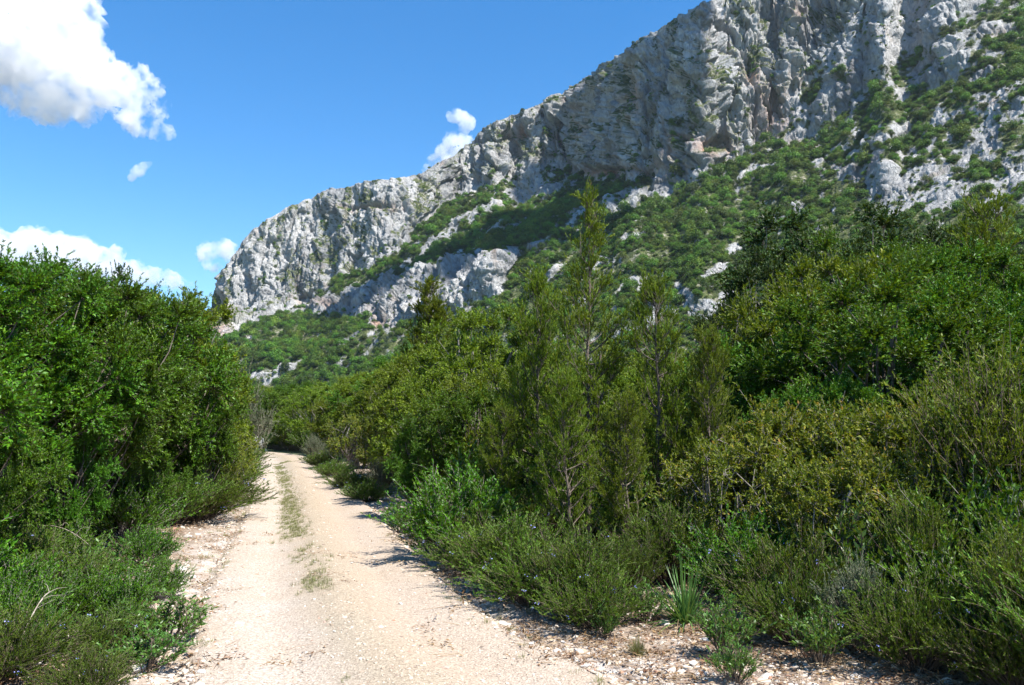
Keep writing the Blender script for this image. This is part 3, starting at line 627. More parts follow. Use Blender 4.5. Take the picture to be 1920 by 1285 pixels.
tag(o, 'loose pale limestone gravel on the track and its verges', 'gravel', kind='stuff'); print("pebbles", len(x))

# dead leaves and broken twigs on the stony ground
def litter(seed):
    r = np.random.default_rng(seed); n = 26; p = np.c_[r.normal(0, .10, (n, 2)), r.uniform(.002, .015, n)]; d = rsph(r, n) * [1, 1, .25]
    V, Q, t = leaves(p, d, rsph(r, n) * .5 + [0, 0, 1], r.uniform(.02, .045, n), r.uniform(.008, .018, n), r.uniform(0, 1, n), r)
    a_ = np.c_[r.normal(0, .12, (7, 2)), np.full(7, .008)]; dd_ = rsph(r, 7) * [1, 1, .1]; TV, TQ = tubes(a_, a_ + unit(dd_) * r.uniform(.05, .18, (7, 1)), .002, .0012, 3)
    V2, Q2 = join([(V, Q), (TV, TQ)]); return mesh_np('dead_leaves', V2, Q2, M['litter'], {'tone': np.r_[t, np.full(len(TV), .8)]})
M['litter'] = leafmat('dead_leaf', [(0, (.09, .045, .025)), (.5, (.20, .11, .05)), (1, (.38, .28, .18))], .8, .1, .2, tcol=(.2, .12, .05))
lt = [litter(i) for i in range(5)]; n = 3600; y = 4.4 + 12 * rng.uniform(size=n) ** 1.3; x = rng.uniform(-1, 1, n) * y * .75; ro, rdm = roadcoord(x, y); a = np.abs(ro)
ok = (a > 1.02) & in_view(x, y) & (fbm(np.stack([x, y, x * 0], -1) * 1.6, 3, 33) > -.12 - .5 * (a > 1.8)) & (rdm < 6); ok |= (a < 1) & (rng.uniform(size=n) < .012); x, y = x[ok], y[ok]
o = scatter('leaf_litter', np.stack([x, y, zat(x, y) + .004], -1), rng.uniform(0, 6.28, len(x)), rng.uniform(.7, 1.4, len(x)), rng.integers(0, 5, len(x)), lt)
tag(o, 'brown dead leaves and broken twigs strewn over the verges', 'leaf litter', kind='stuff')

# grass between the wheel tracks and on the verges
gt = [tuft(i, .045 + .014 * i, 30, .0035, 'grass', 1.1, 3, .035) for i in range(4)]
mid = [(520, 872), (532, 895), (543, 940), (548, 980), (556, 1020), (568, 1050), (585, 1100), (600, 1150), (612, 1190), (640, 1285)]
mw = np.array([G(*p_) for p_ in mid[::-1]]); n = 3400; y = 4.6 + 32 * rng.uniform(size=n) ** 1.2; cxm = np.interp(y, mw[:, 1], mw[:, 0]); x = cxm + rng.normal(0, .12, n)
keep = (fbm(np.stack([x * 2, y * .7, x * 0], -1), 3, 12) + np.where(y > 10.5, .36, -.06) - .28 * (y < 7.5) > rng.uniform(-.1, .4, n)); x, y = x[keep], y[keep]
xs, ys_ = [x], [y]
for sgn, cnt in ((-1, 500), (1, 420)):
    y2 = rng.uniform(4.6, 22, cnt); k_ = np.searchsorted(ctr[:, 1], y2); x2 = ctr[k_, 0] + sgn * wr[k_] * .5 * rng.uniform(1.0, 1.7, cnt)
    kp = fbm(np.stack([x2 * 2, y2 * 1.5, x2 * 0], -1), 2, 15) > .05; xs.append(x2[kp]); ys_.append(y2[kp])
x, y = np.concatenate(xs), np.concatenate(ys_); s_ = rng.uniform(.5, 1.15, len(x))
o = scatter('grass', np.stack([x, y, zat(x, y) - .003], -1), rng.uniform(0, 6.28, len(x)), s_, rng.integers(0, 4, len(x)), gt)
tag(o, 'sparse thin grass along the middle and edges of the track', 'grass', kind='stuff')

# ------------------------------------------------------------------ plant prototypes
PR = {}
PR['gloss1'] = (4.3, broadleaf(1, 4.3, 2.1, .95, 78, .46, 58, 44, .048, .019, 'gloss'))
PR['gloss2'] = (3.6, broadleaf(2, 3.6, 1.9, .35, 72, .44, 54, 40, .047, .019, 'gloss', lump=.35))
PR['fresh1'] = (4.0, broadleaf(3, 4.0, 1.8, .3, 80, .40, 42, 32, .060, .021, 'fresh', 'barkgrey', lump=.3))
PR['fresh2'] = (3.2, broadleaf(4, 3.2, 1.8, .15, 95, .36, 30, 30, .060, .021, 'fresh', 'barkgrey', lump=.4))
PR['dark1'] = (5.0, broadleaf(5, 5.0, 2.2, .8, 110, .46, 28, 30, .062, .034, 'dark', 'barkgrey', lump=.3))
PR['yellow1'] = (1.6, broadleaf(6, 1.6, 1.0, .1, 90, .27, 15, 26, .042, .017, 'yellow', 'barkgrey', 4, lump=.35))
PR['jun1'] = (4.6, juniper(11, 4.6, 1.15, 84, dens=1.35, bw=.010))
PR['jun2'] = (3.6, juniper(12, 3.6, 1.25, 84, dens=1.4, bw=.010))
PR['jun3'] = (3.4, juniper(13, 3.4, 1.3, 80, pointy=.7, dens=1.4, bw=.010))
PR['cone'] = (5.5, juniper(14, 5.5, 1.7, 120, 'juniper', .1, 1.2, .06, .014, 1.1))
PR['rose1'] = (1.0, bushy(21, 1.0, .8, 150, 7, 40, .034, .0075, flowers=14))
PR['rose2'] = (.8, bushy(22, .8, .9, 150, 7, 36, .034, .0075, flowers=10, lean=1.2))
PR['heath'] = (1.7, bushy(23, 1.7, .8, 120, 9, 52, .034, .008, 'juniper', .6, lean=.7, dead=.08))
PR['grey1'] = (1.6, bushy(24, 1.6, 1.0, 120, 10, 46, .045, .014, 'grey', .7, lean=1.1, dead=.08, wood='twig'))
PR['herb1'] = (.5, bushy(25, .5, .35, 34, 4, 12, .04, .013, 'herb', .8, lean=.9, dead=.02))
PR['lent1'] = (1.1, bushy(26, 1.1, .8, 90, 8, 26, .042, .017, 'gloss', .8, lean=1.1, dead=.04, wood='barkgrey'))
for k_ in list(PR):                                  # the height a prototype really reaches
    fm = PR[k_][1].get('crown') or PR[k_][1].get('foliage'); co = np.zeros(len(fm.vertices) * 3, np.float32); fm.vertices.foreach_get("co", co)
    PR[k_] = (float(np.percentile(co[2::3], 99.6)), PR[k_][1])
def copy_plant(kind, x, y, H, rz, wide, label, cat, group, name):
    h0, parts = PR[kind]; s_ = H / h0
    root = bpy.data.objects.new(name, None); sc.collection.objects.link(root)
    root.location = (x, y, float(zat(x, y)[0]) - .02); root.rotation_euler = (0, 0, rz); root.scale = (s_ * wide, s_ * wide, s_)
    tag(root, label, cat, group)
    for pn, me in parts.items():
        c = bpy.data.objects.new(pn, me); sc.collection.objects.link(c); c.parent = root
        if pn == 'blossom': c['kind'] = 'stuff'
    return root
# kind, px, distance, top py, width factor, name, label, category, group
PL = [
 # ---- left of the track
 ('gloss1', -70, 9.0, 475, 1.0, 'evergreen_tree', 'glossy dark green tree cut by the left edge of the photo, nearest on the left', 'tree', None),
 ('gloss1', 120, 10.2, 505, .95, 'evergreen_tree', 'big glossy green tree with dark trunks left of the track, above the low rosemary', 'tree', None),
 ('gloss2', 205, 13.0, 562, .95, 'evergreen_tree', 'leafy green tree between the big left tree and the bright tree by the track', 'tree', None),
 ('fresh1', 300, 15.5, 560, .85, 'evergreen_tree', 'bright green round tree leaning to the left edge of the track, against the cliff', 'tree', None),
 ('dark1', 195, 21, 520, .7, 'holm_oak', 'dark tree whose top shows behind the left trees below the long cloud', 'tree', None),
 ('dark1', 110, 22, 520, .8, 'holm_oak', 'dark tree hidden behind the big glossy tree on the left', 'tree', None),
 ('gloss2', 262, 20, 585, .8, 'evergreen_tree', 'green tree behind the bright round tree left of the track', 'tree', None),
 ('fresh2', 372, 21, 660, .7, 'evergreen_shrub', 'bright green tall shrub at the right foot of the round tree, left of the track', 'shrub', None),
 ('gloss2', 40, 13, 520, 1.1, 'evergreen_tree', 'shaded green tree filling the gap behind the leftmost trees', 'tree', None),
 ('gloss2', 330, 14, 700, .8, 'evergreen_shrub', 'dark green shrub under the bright round tree left of the track', 'shrub', None),
 ('gloss2', -60, 7.6, 720, .7, 'evergreen_shrub', 'dark leafy shrub at the left photo edge below the nearest tree', 'shrub', None),
 ('grey1', 440, 27, 700, .6, 'grey_shrub', 'grey green feathery shrub left of the track just before the bend', 'shrub', None),
 ('yellow1', 388, 17, 800, .9, 'mastic_shrub', 'yellowish shrub over the rosemary on the left side of the track', 'shrub', None),
 ('yellow1', 415, 21, 790, .9, 'mastic_shrub', 'small yellow green shrub near the bend on the left', 'shrub', None),
 ('rose2', 425, 25, 825, .9, 'rosemary_bush', 'rosemary bush at the left corner of the bend', 'shrub', None),
 ('rose1', 412, 20, 845, 1.0, 'rosemary_bush', 'rosemary bush second from the bend on the left verge', 'shrub', None),
 ('rose1', 395, 16.5, 865, 1.1, 'rosemary_bush', 'rosemary bush below the yellowish shrub on the left verge', 'shrub', None),
 ('rose2', 372, 14.2, 880, 1.2, 'rosemary_bush', 'rosemary bush above the white stony patch on the left verge', 'shrub', None),
 ('rose1', 320, 13.2, 880, 1.1, 'rosemary_bush', 'shaded rosemary bush by the dark trunk, left of the stony patch', 'shrub', None),
 ('lent1', 250, 11.5, 900, 1.2, 'leafy_shrub', 'small leafy shrub in the shade between the left trunks', 'shrub', None),
 ('lent1', 285, 9.6, 985, 1.1, 'leafy_shrub', 'dark shaded shrub just behind the single white stone on the left', 'shrub', None),
 ('herb1', 215, 8.0, 1010, 1.6, 'leafy_herb', 'low bright green leafy plant with upright shoots left of the verge stones', 'herb', None),
 ('rose1', 120, 7.4, 1030, 1.2, 'rosemary_bush', 'rosemary bush in the shade below the big left tree', 'shrub', None),
 ('herb1', 318, 9.3, 1035, 1.3, 'herb', 'dark grassy herb touching the single white stone', 'herb', None),
 ('lent1', 30, 6.6, 1040, 1.2, 'leafy_shrub', 'dark leafy shrub at the left photo edge above the corner bush', 'shrub', None),
 ('lent1', 235, 6.9, 1060, 1.1, 'leafy_shrub', 'leafy shrub directly left of the leafy herb by the track', 'shrub', None),
 ('herb1', 322, 6.2, 1105, 2.0, 'leafy_herb', 'bushy leafy herb at the left edge of the track, nearest the viewer', 'herb', None),
 ('herb1', 292, 5.6, 1165, 1.9, 'leafy_herb', 'leafy herb on the gravel just left of the nearest track side herb', 'herb', None),
 ('lent1', 105, 5.8, 1150, .9, 'rosemary_bush', 'spreading bush in the lower left corner of the photo', 'shrub', None),
 ('rose2', 20, 5.2, 1150, 1.0, 'rosemary_bush', 'rosemary bush cut by the lower left corner', 'shrub', None),
 ('rose2', 190, 5.1, 1210, .9, 'rosemary_bush', 'low bush at the bottom edge left of the pale gravel', 'shrub', None),
 ('lent1', 306, 7.8, 1045, 1.1, 'leafy_shrub', 'leafy shrub at the edge of the left verge, below the single white stone', 'shrub', None),
 ('lent1', 150, 6.7, 1065, 1.1, 'leafy_shrub', 'leafy shrub in the lower left, between the corner bush and the bright leafy plant', 'shrub', None),
 ('lent1', 50, 6.0, 1090, 1.1, 'leafy_shrub', 'leafy dark shrub in the lower left close to the photo edge', 'shrub', None),
 ('lent1', 258, 6.3, 1120, .9, 'leafy_shrub', 'small leafy shrub touching the left side of the nearest track side herb', 'shrub', None),
 ('rose2', 205, 5.8, 1150, .9, 'rosemary_bush', 'fine leaved bush in the lower left, left of the herb on the gravel', 'shrub', None),
 ('lent1', 130, 8.8, 985, 1.2, 'leafy_shrub', 'dark leafy shrub at the foot of the left trunks', 'shrub', None),
 ('rose1', 20, 7.8, 985, 1.2, 'rosemary_bush', 'shaded rosemary bush by the left photo edge under the trees', 'shrub', None),
 ('gloss2', 105, 9.2, 820, .75, 'evergreen_shrub', 'leafy shrub closing the dark space below the big glossy tree on the left', 'shrub', None),
 ('gloss2', 250, 11.8, 810, .7, 'evergreen_shrub', 'leafy shrub under the trees left of the stony verge patch', 'shrub', None),
 # ---- right, behind
 ('dark1', 1572, 27, 396, 1.1, 'holm_oak', 'tall dark tree standing out against the mountain scrub right of the junipers', 'tree', None),
 ('dark1', 1480, 25, 475, .7, 'holm_oak', 'dark tree just left of the tallest dark tree on the right', 'tree', None),
 ('dark1', 1700, 32, 440, .8, 'holm_oak', 'dark tree between the tallest dark tree and the right edge trees', 'tree', None),
 ('dark1', 1385, 22, 575, .75, 'holm_oak', 'small dark tree beside the lowest white rock of the mountain slope', 'tree', None),
 ('jun3', 1870, 24, 372, 1.0, 'juniper', 'olive green feathery tree at the right edge of the photo, highest of the far ones', 'tree', None),
 ('dark1', 1790, 30, 440, .8, 'holm_oak', 'dark far tree left of the feathery tree at the right edge', 'tree', None),
 ('gloss1', 1900, 17, 452, 1.0, 'evergreen_tree', 'bright green leafy tree cut by the right photo edge', 'tree', None),
 ('gloss1', 1760, 18, 458, .9, 'evergreen_tree', 'deep green leafy tree behind the big round tree on the right', 'tree', None),
 ('gloss1', 1640, 17, 462, .8, 'evergreen_tree', 'bright green tree crown rising behind the big round tree, below the dark oaks', 'tree', None),
 ('fresh2', 1545, 15, 500, .8, 'mastic_tree', 'grey twigged thin crowned tree left of the big round tree', 'tree', None),
 ('gloss2', 1650, 12.5, 540, 1.1, 'mastic_tree', 'big round glossy green tree with dark hollow underneath on the right', 'tree', None),
 ('gloss2', 1755, 13.2, 560, 1.0, 'mastic_tree', 'glossy light green crown forming the right half of the big round tree', 'tree', None),
 ('gloss2', 1440, 14.5, 615, .9, 'mastic_tree', 'rounded green tree left of the big round tree, below the small dark oak', 'tree', None),
 ('gloss2', 1870, 12.5, 610, 1.0, 'mastic_tree', 'shaded green tree near the right edge behind the feathery heath', 'tree', None),
 ('fresh1', 1300, 17, 680, .8, 'mastic_tree', 'green tree just behind the rightmost juniper of the group', 'tree', None),
 ('fresh1', 1150, 18, 705, 1.0, 'mastic_tree', 'green tree behind the tallest juniper', 'tree', None),
 ('gloss2', 1540, 11, 720, .9, 'evergreen_shrub', 'shaded green shrub under the left side of the big round tree', 'shrub', None),
 # ---- middle right by the track
 ('cone', 803, 25, 530, 1.1, 'juniper', 'broad conical juniper rising between the lower cliff and the track', 'tree', None),
 ('fresh1', 905, 19, 585, .9, 'evergreen_tree', 'light green tree with thin dark branches left of the second juniper', 'tree', None),
 ('fresh1', 830, 21, 650, 1.0, 'evergreen_tree', 'light green tree in front of the broad conical juniper', 'tree', None),
 ('fresh2', 800, 24, 655, .75, 'evergreen_tree', 'bright green tree with pale branches right of the bend, left of the conical juniper', 'tree', None),
 ('fresh2', 812, 17.0, 700, .85, 'evergreen_shrub', 'rounded green shrub above the dark bush at the right track side', 'shrub', None),
 ('gloss2', 800, 14.2, 790, .75, 'mastic_shrub', 'dense rounded dark bush with a deep shadow at the right edge of the track', 'shrub', None),
 ('gloss2', 870, 14.0, 730, .9, 'mastic_shrub', 'green shrub between the dense dark bush and the junipers', 'shrub', None),
 ('fresh2', 930, 15.0, 705, .9, 'evergreen_shrub', 'green shrub behind the second juniper from the left', 'shrub', None),
 ('fresh2', 750, 31, 690, .75, 'evergreen_tree', 'yellow green tree over the right side of the bend, left of the pale branched tree', 'tree', None),
 ('yellow1', 726, 24, 800, .9, 'mastic_shrub', 'olive and orange tinted shrub on the right side of the bend', 'shrub', None),
 ('yellow1', 675, 31, 780, 1.0, 'mastic_shrub', 'yellowish shrub further along the right side of the bend', 'shrub', None),
 ('grey1', 722, 20, 850, .7, 'grey_shrub', 'grey green shrub with dry twigs on the right verge', 'shrub', None),
 ('grey1', 590, 37, 818, .8, 'grey_shrub', 'silvery shrub right at the bend where the track disappears', 'shrub', None),
 ('rose2', 660, 21.5, 875, 1.1, 'rosemary_bush', 'low bush at the track edge left of the dry grey shrub', 'shrub', None),
 ('rose2', 690, 18, 895, 1.0, 'rosemary_bush', 'low bush casting a shadow on the track in front of the dry grey shrub', 'shrub', None),
 ('rose2', 630, 26, 862, 1.1, 'rosemary_bush', 'bright low bush on the right verge near the bend', 'shrub', None),
 ('rose2', 608, 32, 845, 1.1, 'rosemary_bush', 'low bush next to the silvery shrub at the bend', 'shrub', None),
 ('herb1', 752, 13.0, 935, 1.2, 'leafy_herb', 'pale green leafy herb at the foot of the dense dark bush', 'herb', None),
 ('herb1', 780, 12.3, 945, 1.3, 'leafy_herb', 'small leafy herb on the gravel right of the dense dark bush', 'herb', None),
 # ---- junipers
 ('jun1', 1112, 10.4, 368, .85, 'juniper', 'tallest slender juniper whose top rises in front of the mountain', 'tree', None),
 ('jun2', 1010, 11.6, 508, .72, 'juniper', 'second slender juniper, left of the tallest one', 'tree', None),
 ('jun2', 1232, 10.0, 520, .72, 'juniper', 'slender juniper right of the tallest one', 'tree', None),
 ('jun3', 1060, 9.3, 700, .8, 'juniper', 'shorter juniper in front of the gap between the two tallest', 'tree', None),
 ('jun3', 1330, 9.6, 620, .7, 'juniper', 'juniper with a slanting upright branch, rightmost of the group', 'tree', None),
 ('jun3', 1170, 8.6, 740, .9, 'juniper', 'low juniper at the foot of the tallest, nearest the gravel', 'tree', None),
 ('jun3', 940, 10.8, 760, .9, 'juniper', 'low spreading juniper left of the group, close to the track', 'tree', None),
 ('jun3', 1440, 9.0, 790, .9, 'juniper', 'olive juniper with a dark leaning trunk right of the group', 'tree', None),
 ('heath', 1880, 6.9, 660, 1.1, 'heath_shrub', 'tall feathery heath at the right photo edge', 'shrub', None),
 ('heath', 1790, 8.2, 740, 1.0, 'heath_shrub', 'feathery heath left of the tall one at the right edge', 'shrub', None),
 # ---- right middle row
 ('yellow1', 1600, 8.6, 790, 1.0, 'mastic_shrub', 'yellow green shrub with reddish tips in the middle of the right thicket', 'shrub', None),
 ('yellow1', 1500, 9.2, 770, 1.0, 'mastic_shrub', 'yellow green shrub behind the leaning juniper trunk', 'shrub', None),
 ('yellow1', 1715, 8.2, 765, 1.0, 'mastic_shrub', 'yellow green shrub right of the reddish tipped one', 'shrub', None),
 ('yellow1', 1660, 7.2, 850, .9, 'mastic_shrub', 'low yellow green shrub in front of the reddish tipped one', 'shrub', None),
 ('yellow1', 1545, 7.6, 870, .9, 'mastic_shrub', 'low yellow green shrub between the leaning juniper and the rosemary', 'shrub', None),
 ('yellow1', 1380, 8.6, 830, .9, 'mastic_shrub', 'olive shrub at the foot of the rightmost juniper', 'shrub', None),
 ('lent1', 1800, 6.8, 900, 1.1, 'leafy_shrub', 'dark leafy shrub below the feathery heath on the right', 'shrub', None),
 ('lent1', 1900, 6.0, 900, 1.1, 'leafy_shrub', 'dark leafy shrub cut by the right photo edge below the heath', 'shrub', None),
 # ---- right front rosemary
 ('rose1', 872, 11.0, 930, 1.0, 'rosemary_bush', 'rosemary bush next to the track behind the first shadow patch', 'shrub', None),
 ('rose1', 905, 10.0, 930, 1.1, 'rosemary_bush', 'rosemary bush second from the left in the right hand row', 'shrub', None),
 ('rose2', 898, 9.2, 985, 1.1, 'rosemary_bush', 'spreading rosemary bush casting its shadow over the track edge', 'shrub', None),
 ('rose1', 955, 8.3, 960, 1.2, 'rosemary_bush', 'tall rosemary bush in the middle of the row beside the track', 'shrub', None),
 ('rose2', 1000, 7.6, 1010, 1.2, 'rosemary_bush', 'rosemary bush with long shadow streaks on the pale track', 'shrub', None),
 ('rose1', 1075, 7.3, 985, 1.2, 'rosemary_bush', 'rosemary bush with dry brown twigs beside the nearest track edge', 'shrub', None),
 ('rose2', 1110, 6.8, 1050, 1.1, 'rosemary_bush', 'low rosemary bush nearest the track in front of the dry twigs', 'shrub', None),
 ('rose1', 1175, 7.6, 1010, 1.0, 'rosemary_bush', 'rosemary bush left of the sword leaved plant', 'shrub', None),
 ('rose1', 1250, 8.2, 950, 1.0, 'rosemary_bush', 'rosemary bush under the low junipers', 'shrub', None),
 ('lent1', 1400, 7.4, 975, 1.1, 'leafy_shrub', 'leafy shrub behind and right of the sword leaved plant', 'shrub', None),
 ('rose2', 1490, 6.6, 1000, 1.1, 'rosemary_bush', 'broad rosemary bush in the middle of the lower right', 'shrub', None),
 ('rose2', 1480, 6.1, 1075, .9, 'rosemary_bush', 'low rosemary bush above the dark gap in the lower right', 'shrub', None),
 ('herb1', 1610, 6.5, 960, 1.0, 'leafy_shrub', 'upright bright leafy bush right of the broad rosemary', 'shrub', None),
 ('grey1', 1590, 5.9, 1060, .8, 'rosemary_bush', 'greyish loose bush in front of the upright bright leafy bush', 'shrub', None),
 ('heath', 1710, 6.3, 930, .9, 'rosemary_bush', 'dark feathery heath bush among the rosemary towards the right edge', 'shrub', None),
 ('rose2', 1700, 5.4, 1090, .9, 'rosemary_bush', 'rosemary bush with pale long twigs in the lower right', 'shrub', None),
 ('lent1', 1800, 5.6, 1010, 1.0, 'leafy_shrub', 'leafy shrub right of the rosemary with pale long twigs', 'shrub', None),
 ('heath', 1900, 5.0, 1000, .9, 'rosemary_bush', 'dark feathery low bush cut by the right edge near the bottom', 'shrub', None),
 ('rose2', 1880, 4.9, 1130, .9, 'rosemary_bush', 'rosemary bush in the lower right corner', 'shrub', None),
 ('herb1', 1350, 5.8, 1115, 1.1, 'leafy_herb', 'grey green leafy herb in front of the sword leaved plant', 'herb', None),
 ('herb1', 1365, 5.25, 1195, 1.1, 'leafy_herb', 'small leafy herb at the bottom edge below the sword leaved plant', 'herb', None),
 ('herb1', 1520, 5.5, 1140, 1.2, 'leafy_herb', 'bright leafy herb over the dark gap at the lower right', 'herb', None),
 ('herb1', 1130, 6.5, 1120, 1.1, 'leafy_herb', 'bright herb growing out of the lowest rosemary by the track', 'herb', None),
 ('herb1', 1205, 6.9, 1085, 1.0, 'leafy_herb', 'leafy herb between the lowest rosemary and the sword leaved plant', 'herb', None),
]
r = random.Random(5)
for kind, px, d, tp, wf, nm, lab, cat, grp in PL:
    H = EYE + d * float(rayt(px, tp)[1]); H = max(H, .15)
    copy_plant(kind, X(px, d), d, H, r.uniform(0, 6.28), wf * ((1.22 if px < 1000 or d > 7.9 else .92) if kind[:4] == 'rose' else 1), lab, cat, grp, nm)
r = random.Random(31)
for row, (d, tp, kinds) in enumerate([(12.5, 850, ('lent1', 'rose1', 'yellow1')), (10.6, 880, ('lent1', 'rose1', 'lent1'))]):
    for i, px in enumerate(range(880 if row else 930, 1990, 105)):
        dd_ = d + r.uniform(-.5, .6); H = EYE + dd_ * float(rayt(px, tp + r.uniform(-20, 30))[1])
        copy_plant(kinds[i % 3], X(px + r.uniform(-25, 25), dd_), dd_, H, r.uniform(0, 6.28), 1.25, 'shaded undergrowth shrub filling the gaps below the trees and junipers on the right', 'shrub', 'undergrowth below the right hand trees', 'undergrowth_shrub')
for i, (px, d, tp) in enumerate([(-40, 13, 890), (70, 14.5, 885), (170, 16, 878), (260, 17.5, 865), (340, 18.5, 850), (10, 9.6, 965), (120, 11.5, 930), (215, 12.2, 925)]):
    copy_plant(('lent1', 'rose1')[i % 2], X(px, d), d, EYE + d * float(rayt(px, tp)[1]), r.uniform(0, 6.28), 1.3, 'shaded undergrowth shrub filling the gaps below the trees on the left', 'shrub', 'undergrowth below the left hand trees', 'undergrowth_shrub')
for i, (px, d, tp) in enumerate([(418, 18.4, 868), (405, 16.6, 885), (388, 15.0, 900), (436, 22.5, 850), (447, 29, 828)]):
    copy_plant(('rose1', 'rose2')[i % 2], X(px, d), d, EYE + d * float(rayt(px, tp)[1]), r.uniform(0, 6.28), 1.25, ['rosemary bush leaning over the left track edge halfway to the bend', 'rosemary bush on the left edge, second before the stony patch', 'rosemary bush directly above the white stony patch, touching the track', 'rosemary bush on the left edge nearest the yellowish shrub by the bend', 'bush on the inner corner where the track disappears to the left'][i], 'shrub', None, 'rosemary_bush')
# trees standing beyond the bend
r = random.Random(9)
FT = [(500, 62, 735), (470, 66, 730), (540, 60, 730), (585, 52, 735), (640, 46, 735), (680, 42, 722), (560, 75, 722), (610, 68, 722), (660, 60, 712), (690, 50, 700), (520, 85, 728), (480, 90, 726), (720, 44, 700), (740, 38, 690),
      (625, 46, 765), (560, 55, 770), (520, 60, 775), (685, 37, 760), (430, 60, 720), (450, 48, 745), (400, 50, 735), (350, 45, 690), (300, 40, 640), (240, 36, 600), (1000, 30, 660), (940, 34, 650), (1080, 26, 680), (880, 36, 655), (1250, 26, 670), (1200, 34, 665), (780, 40, 670), (830, 45, 665)]
for i, (px, d, tp) in enumerate(FT):
    H = EYE + d * float(rayt(px, tp)[1]) * r.uniform(.95, 1.05); x = X(px, d); ro, rdm = roadcoord(np.array([x]), np.array([float(d)]))
    if rdm[0] < 3.4: continue
    left = px < 460
    copy_plant(['fresh2', 'fresh1', 'gloss2', 'fresh2'][i % 4], x, d, H, r.uniform(0, 6.28), 1.15, ('green tree hidden in the row behind the left hand trees' if left else ('green tree in the dense row beyond the bend of the track' if px < 760 else 'green tree half hidden behind the junipers and light green trees')),
               'tree', ('trees behind the left row' if left else ('trees beyond the bend' if px < 760 else 'trees behind the junipers')), 'evergreen_tree')

r = random.Random(12)
for i, (px, d, tp) in enumerate([(478, 58, 800), (492, 54, 808), (505, 60, 798), (520, 56, 806), (535, 62, 796), (548, 55, 804), (470, 66, 795), (515, 70, 790), (560, 58, 798), (585, 50, 802), (600, 47, 808), (575, 54, 795), (620, 42, 806), (545, 48, 815), (500, 50, 818)]):
    x = X(px, d); ro, rdm = roadcoord(np.array([x]), np.array([float(d)]))
    if rdm[0] < 2.6: continue
    copy_plant(['lent1', 'fresh2', 'yellow1'][i % 3], x, d, EYE + d * float(rayt(px, tp)[1]), r.uniform(0, 6.28), 1.5, 'low green shrub closing the view where the track disappears at the bend', 'shrub', 'shrubs at the end of the track', 'roadside_shrub')
for i, (px, d, H) in enumerate([(2020, 4.6, .9), (2120, 5.5, 1.1), (2060, 7.2, 2.2), (2200, 8.5, 3.0), (2100, 11, 3.4), (2300, 6.5, 1.4), (2350, 10, 3.2), (2200, 14, 4), (2400, 13, 3.6), (2250, 4.8, .8), (2500, 7.5, 2.4), (-180, 6.5, 1.2), (-220, 8.0, 3.2), (-350, 10, 4), (-330, 6.8, 1.3)]):
    copy_plant(['rose1', 'lent1', 'gloss2', 'fresh2', 'jun3'][i % 5 if H > 2 else i % 2], X(px, d), d, H, r.uniform(0, 6.28), 1.1, 'green shrub of the thicket cut off by the side edge of the photo', 'shrub', 'thicket at the side edges', 'edge_shrub')
# dry branches standing out of the shrubs
# ------------------------------------------------------------------ sword leaved plant, tufts, stones, twigs, car
def single(name, me, px, py, label, cat, scale=1, rz=0, z=0):
    x, y = G(px, py); o = link(name, me, None, (x, y, float(zat(x, y)[0]) + z)); o.scale = (scale,) * 3; o.rotation_euler = (0, 0, rz); return tag(o, label, cat)
single('sword_leaved_plant', tuft(91, .60, 170, .014, 'asphodel', 1.3, 7, .08), 1285, 1175, 'blue green sword leaved plant standing on the gravel right of the track', 'plant')
M['moss'] = leafmat('orange_moss', [(0, (.20, .11, .01)), (1, (.42, .26, .03))], .8, .1, .2, tcol=(.3, .2, .02))
mo = single('moss_patch', tuft(95, .022, 2600, .005, 'moss', 1.2, 2, .17), 1255, 1222, 'flat orange brown moss patch on the gravel beside the round grass tuft', 'moss')
mo.scale = (1.2, .8, 1)
single('grass_tuft', tuft(92, .17, 260, .003, 'grass', .9, 3, .03), 1196, 1228, 'round green grass tuft on bare gravel at the bottom right', 'grass tuft')
single('grass_tuft', tuft(93, .15, 160, .003, 'grass', 1.0, 3, .03), 312, 1088, 'brownish grass tuft below the white stone on the left verge', 'grass tuft')
single('grass_tuft', tuft(94, .2, 160, .003, 'grass', 1.0, 3, .04), 1400, 1215, 'thin grass tuft in the shade below the sword leaved plant', 'grass tuft')
def rock(seed, s_, fl=.65):
    bm_ = __import__('bmesh').new(); __import__('bmesh').ops.create_icosphere(bm_, subdivisions=4, radius=.5); me = bpy.data.meshes.new('stone'); bm_.to_mesh(me); bm_.free()
    co = np.zeros(len(me.vertices) * 3, np.float32); me.vertices.foreach_get("co", co); co = co.reshape(-1, 3).astype(float); r_ = np.random.default_rng(seed)
    for _ in range(12): d_ = rsph(r_, 1)[0]; h = co @ d_; co -= np.clip(h - r_.uniform(.3, .43), 0, None)[:, None] * d_
    co *= (1 + .05 * fbm(co * 5 + seed, 3, seed))[:, None]; co *= [1, r_.uniform(.6, .9), fl]; me.vertices.foreach_set("co", (co * s_).astype(np.float32).ravel()); me.materials.append(M['stone'])
    me.polygons.foreach_set("use_smooth", np.ones(len(me.polygons), bool)); me.update(); return me
ST = [(339, 1072, .16, 'single rounded grey white stone lying by the dark herb on the left verge'), (363, 1082, .10, 'flat pale stone just right of the rounded grey white stone'), (876, 1092, .07, 'small pale stone in the bush shadow at the right track edge'),
      (940, 1165, .10, 'brownish stone at the edge of the long bush shadow'), (1046, 1217, .10, 'whitish stone on the gravel below the dry twigged rosemary'), (1192, 1145, .10, 'tan stone between the lowest rosemary and the sword leaved plant'),
      (1086, 1222, .09, 'whitish stone right of the one below the dry twigged rosemary'), (352, 1010, .14, 'pale stone in the white stony patch on the left verge'), (1300, 1257, .08, 'grey stone at the bottom edge below the orange moss'), (1546, 1258, .09, 'grey stone at the bottom edge under the lower right bushes'), (255, 1262, .13, 'pale stone at the bottom edge left of the track')]
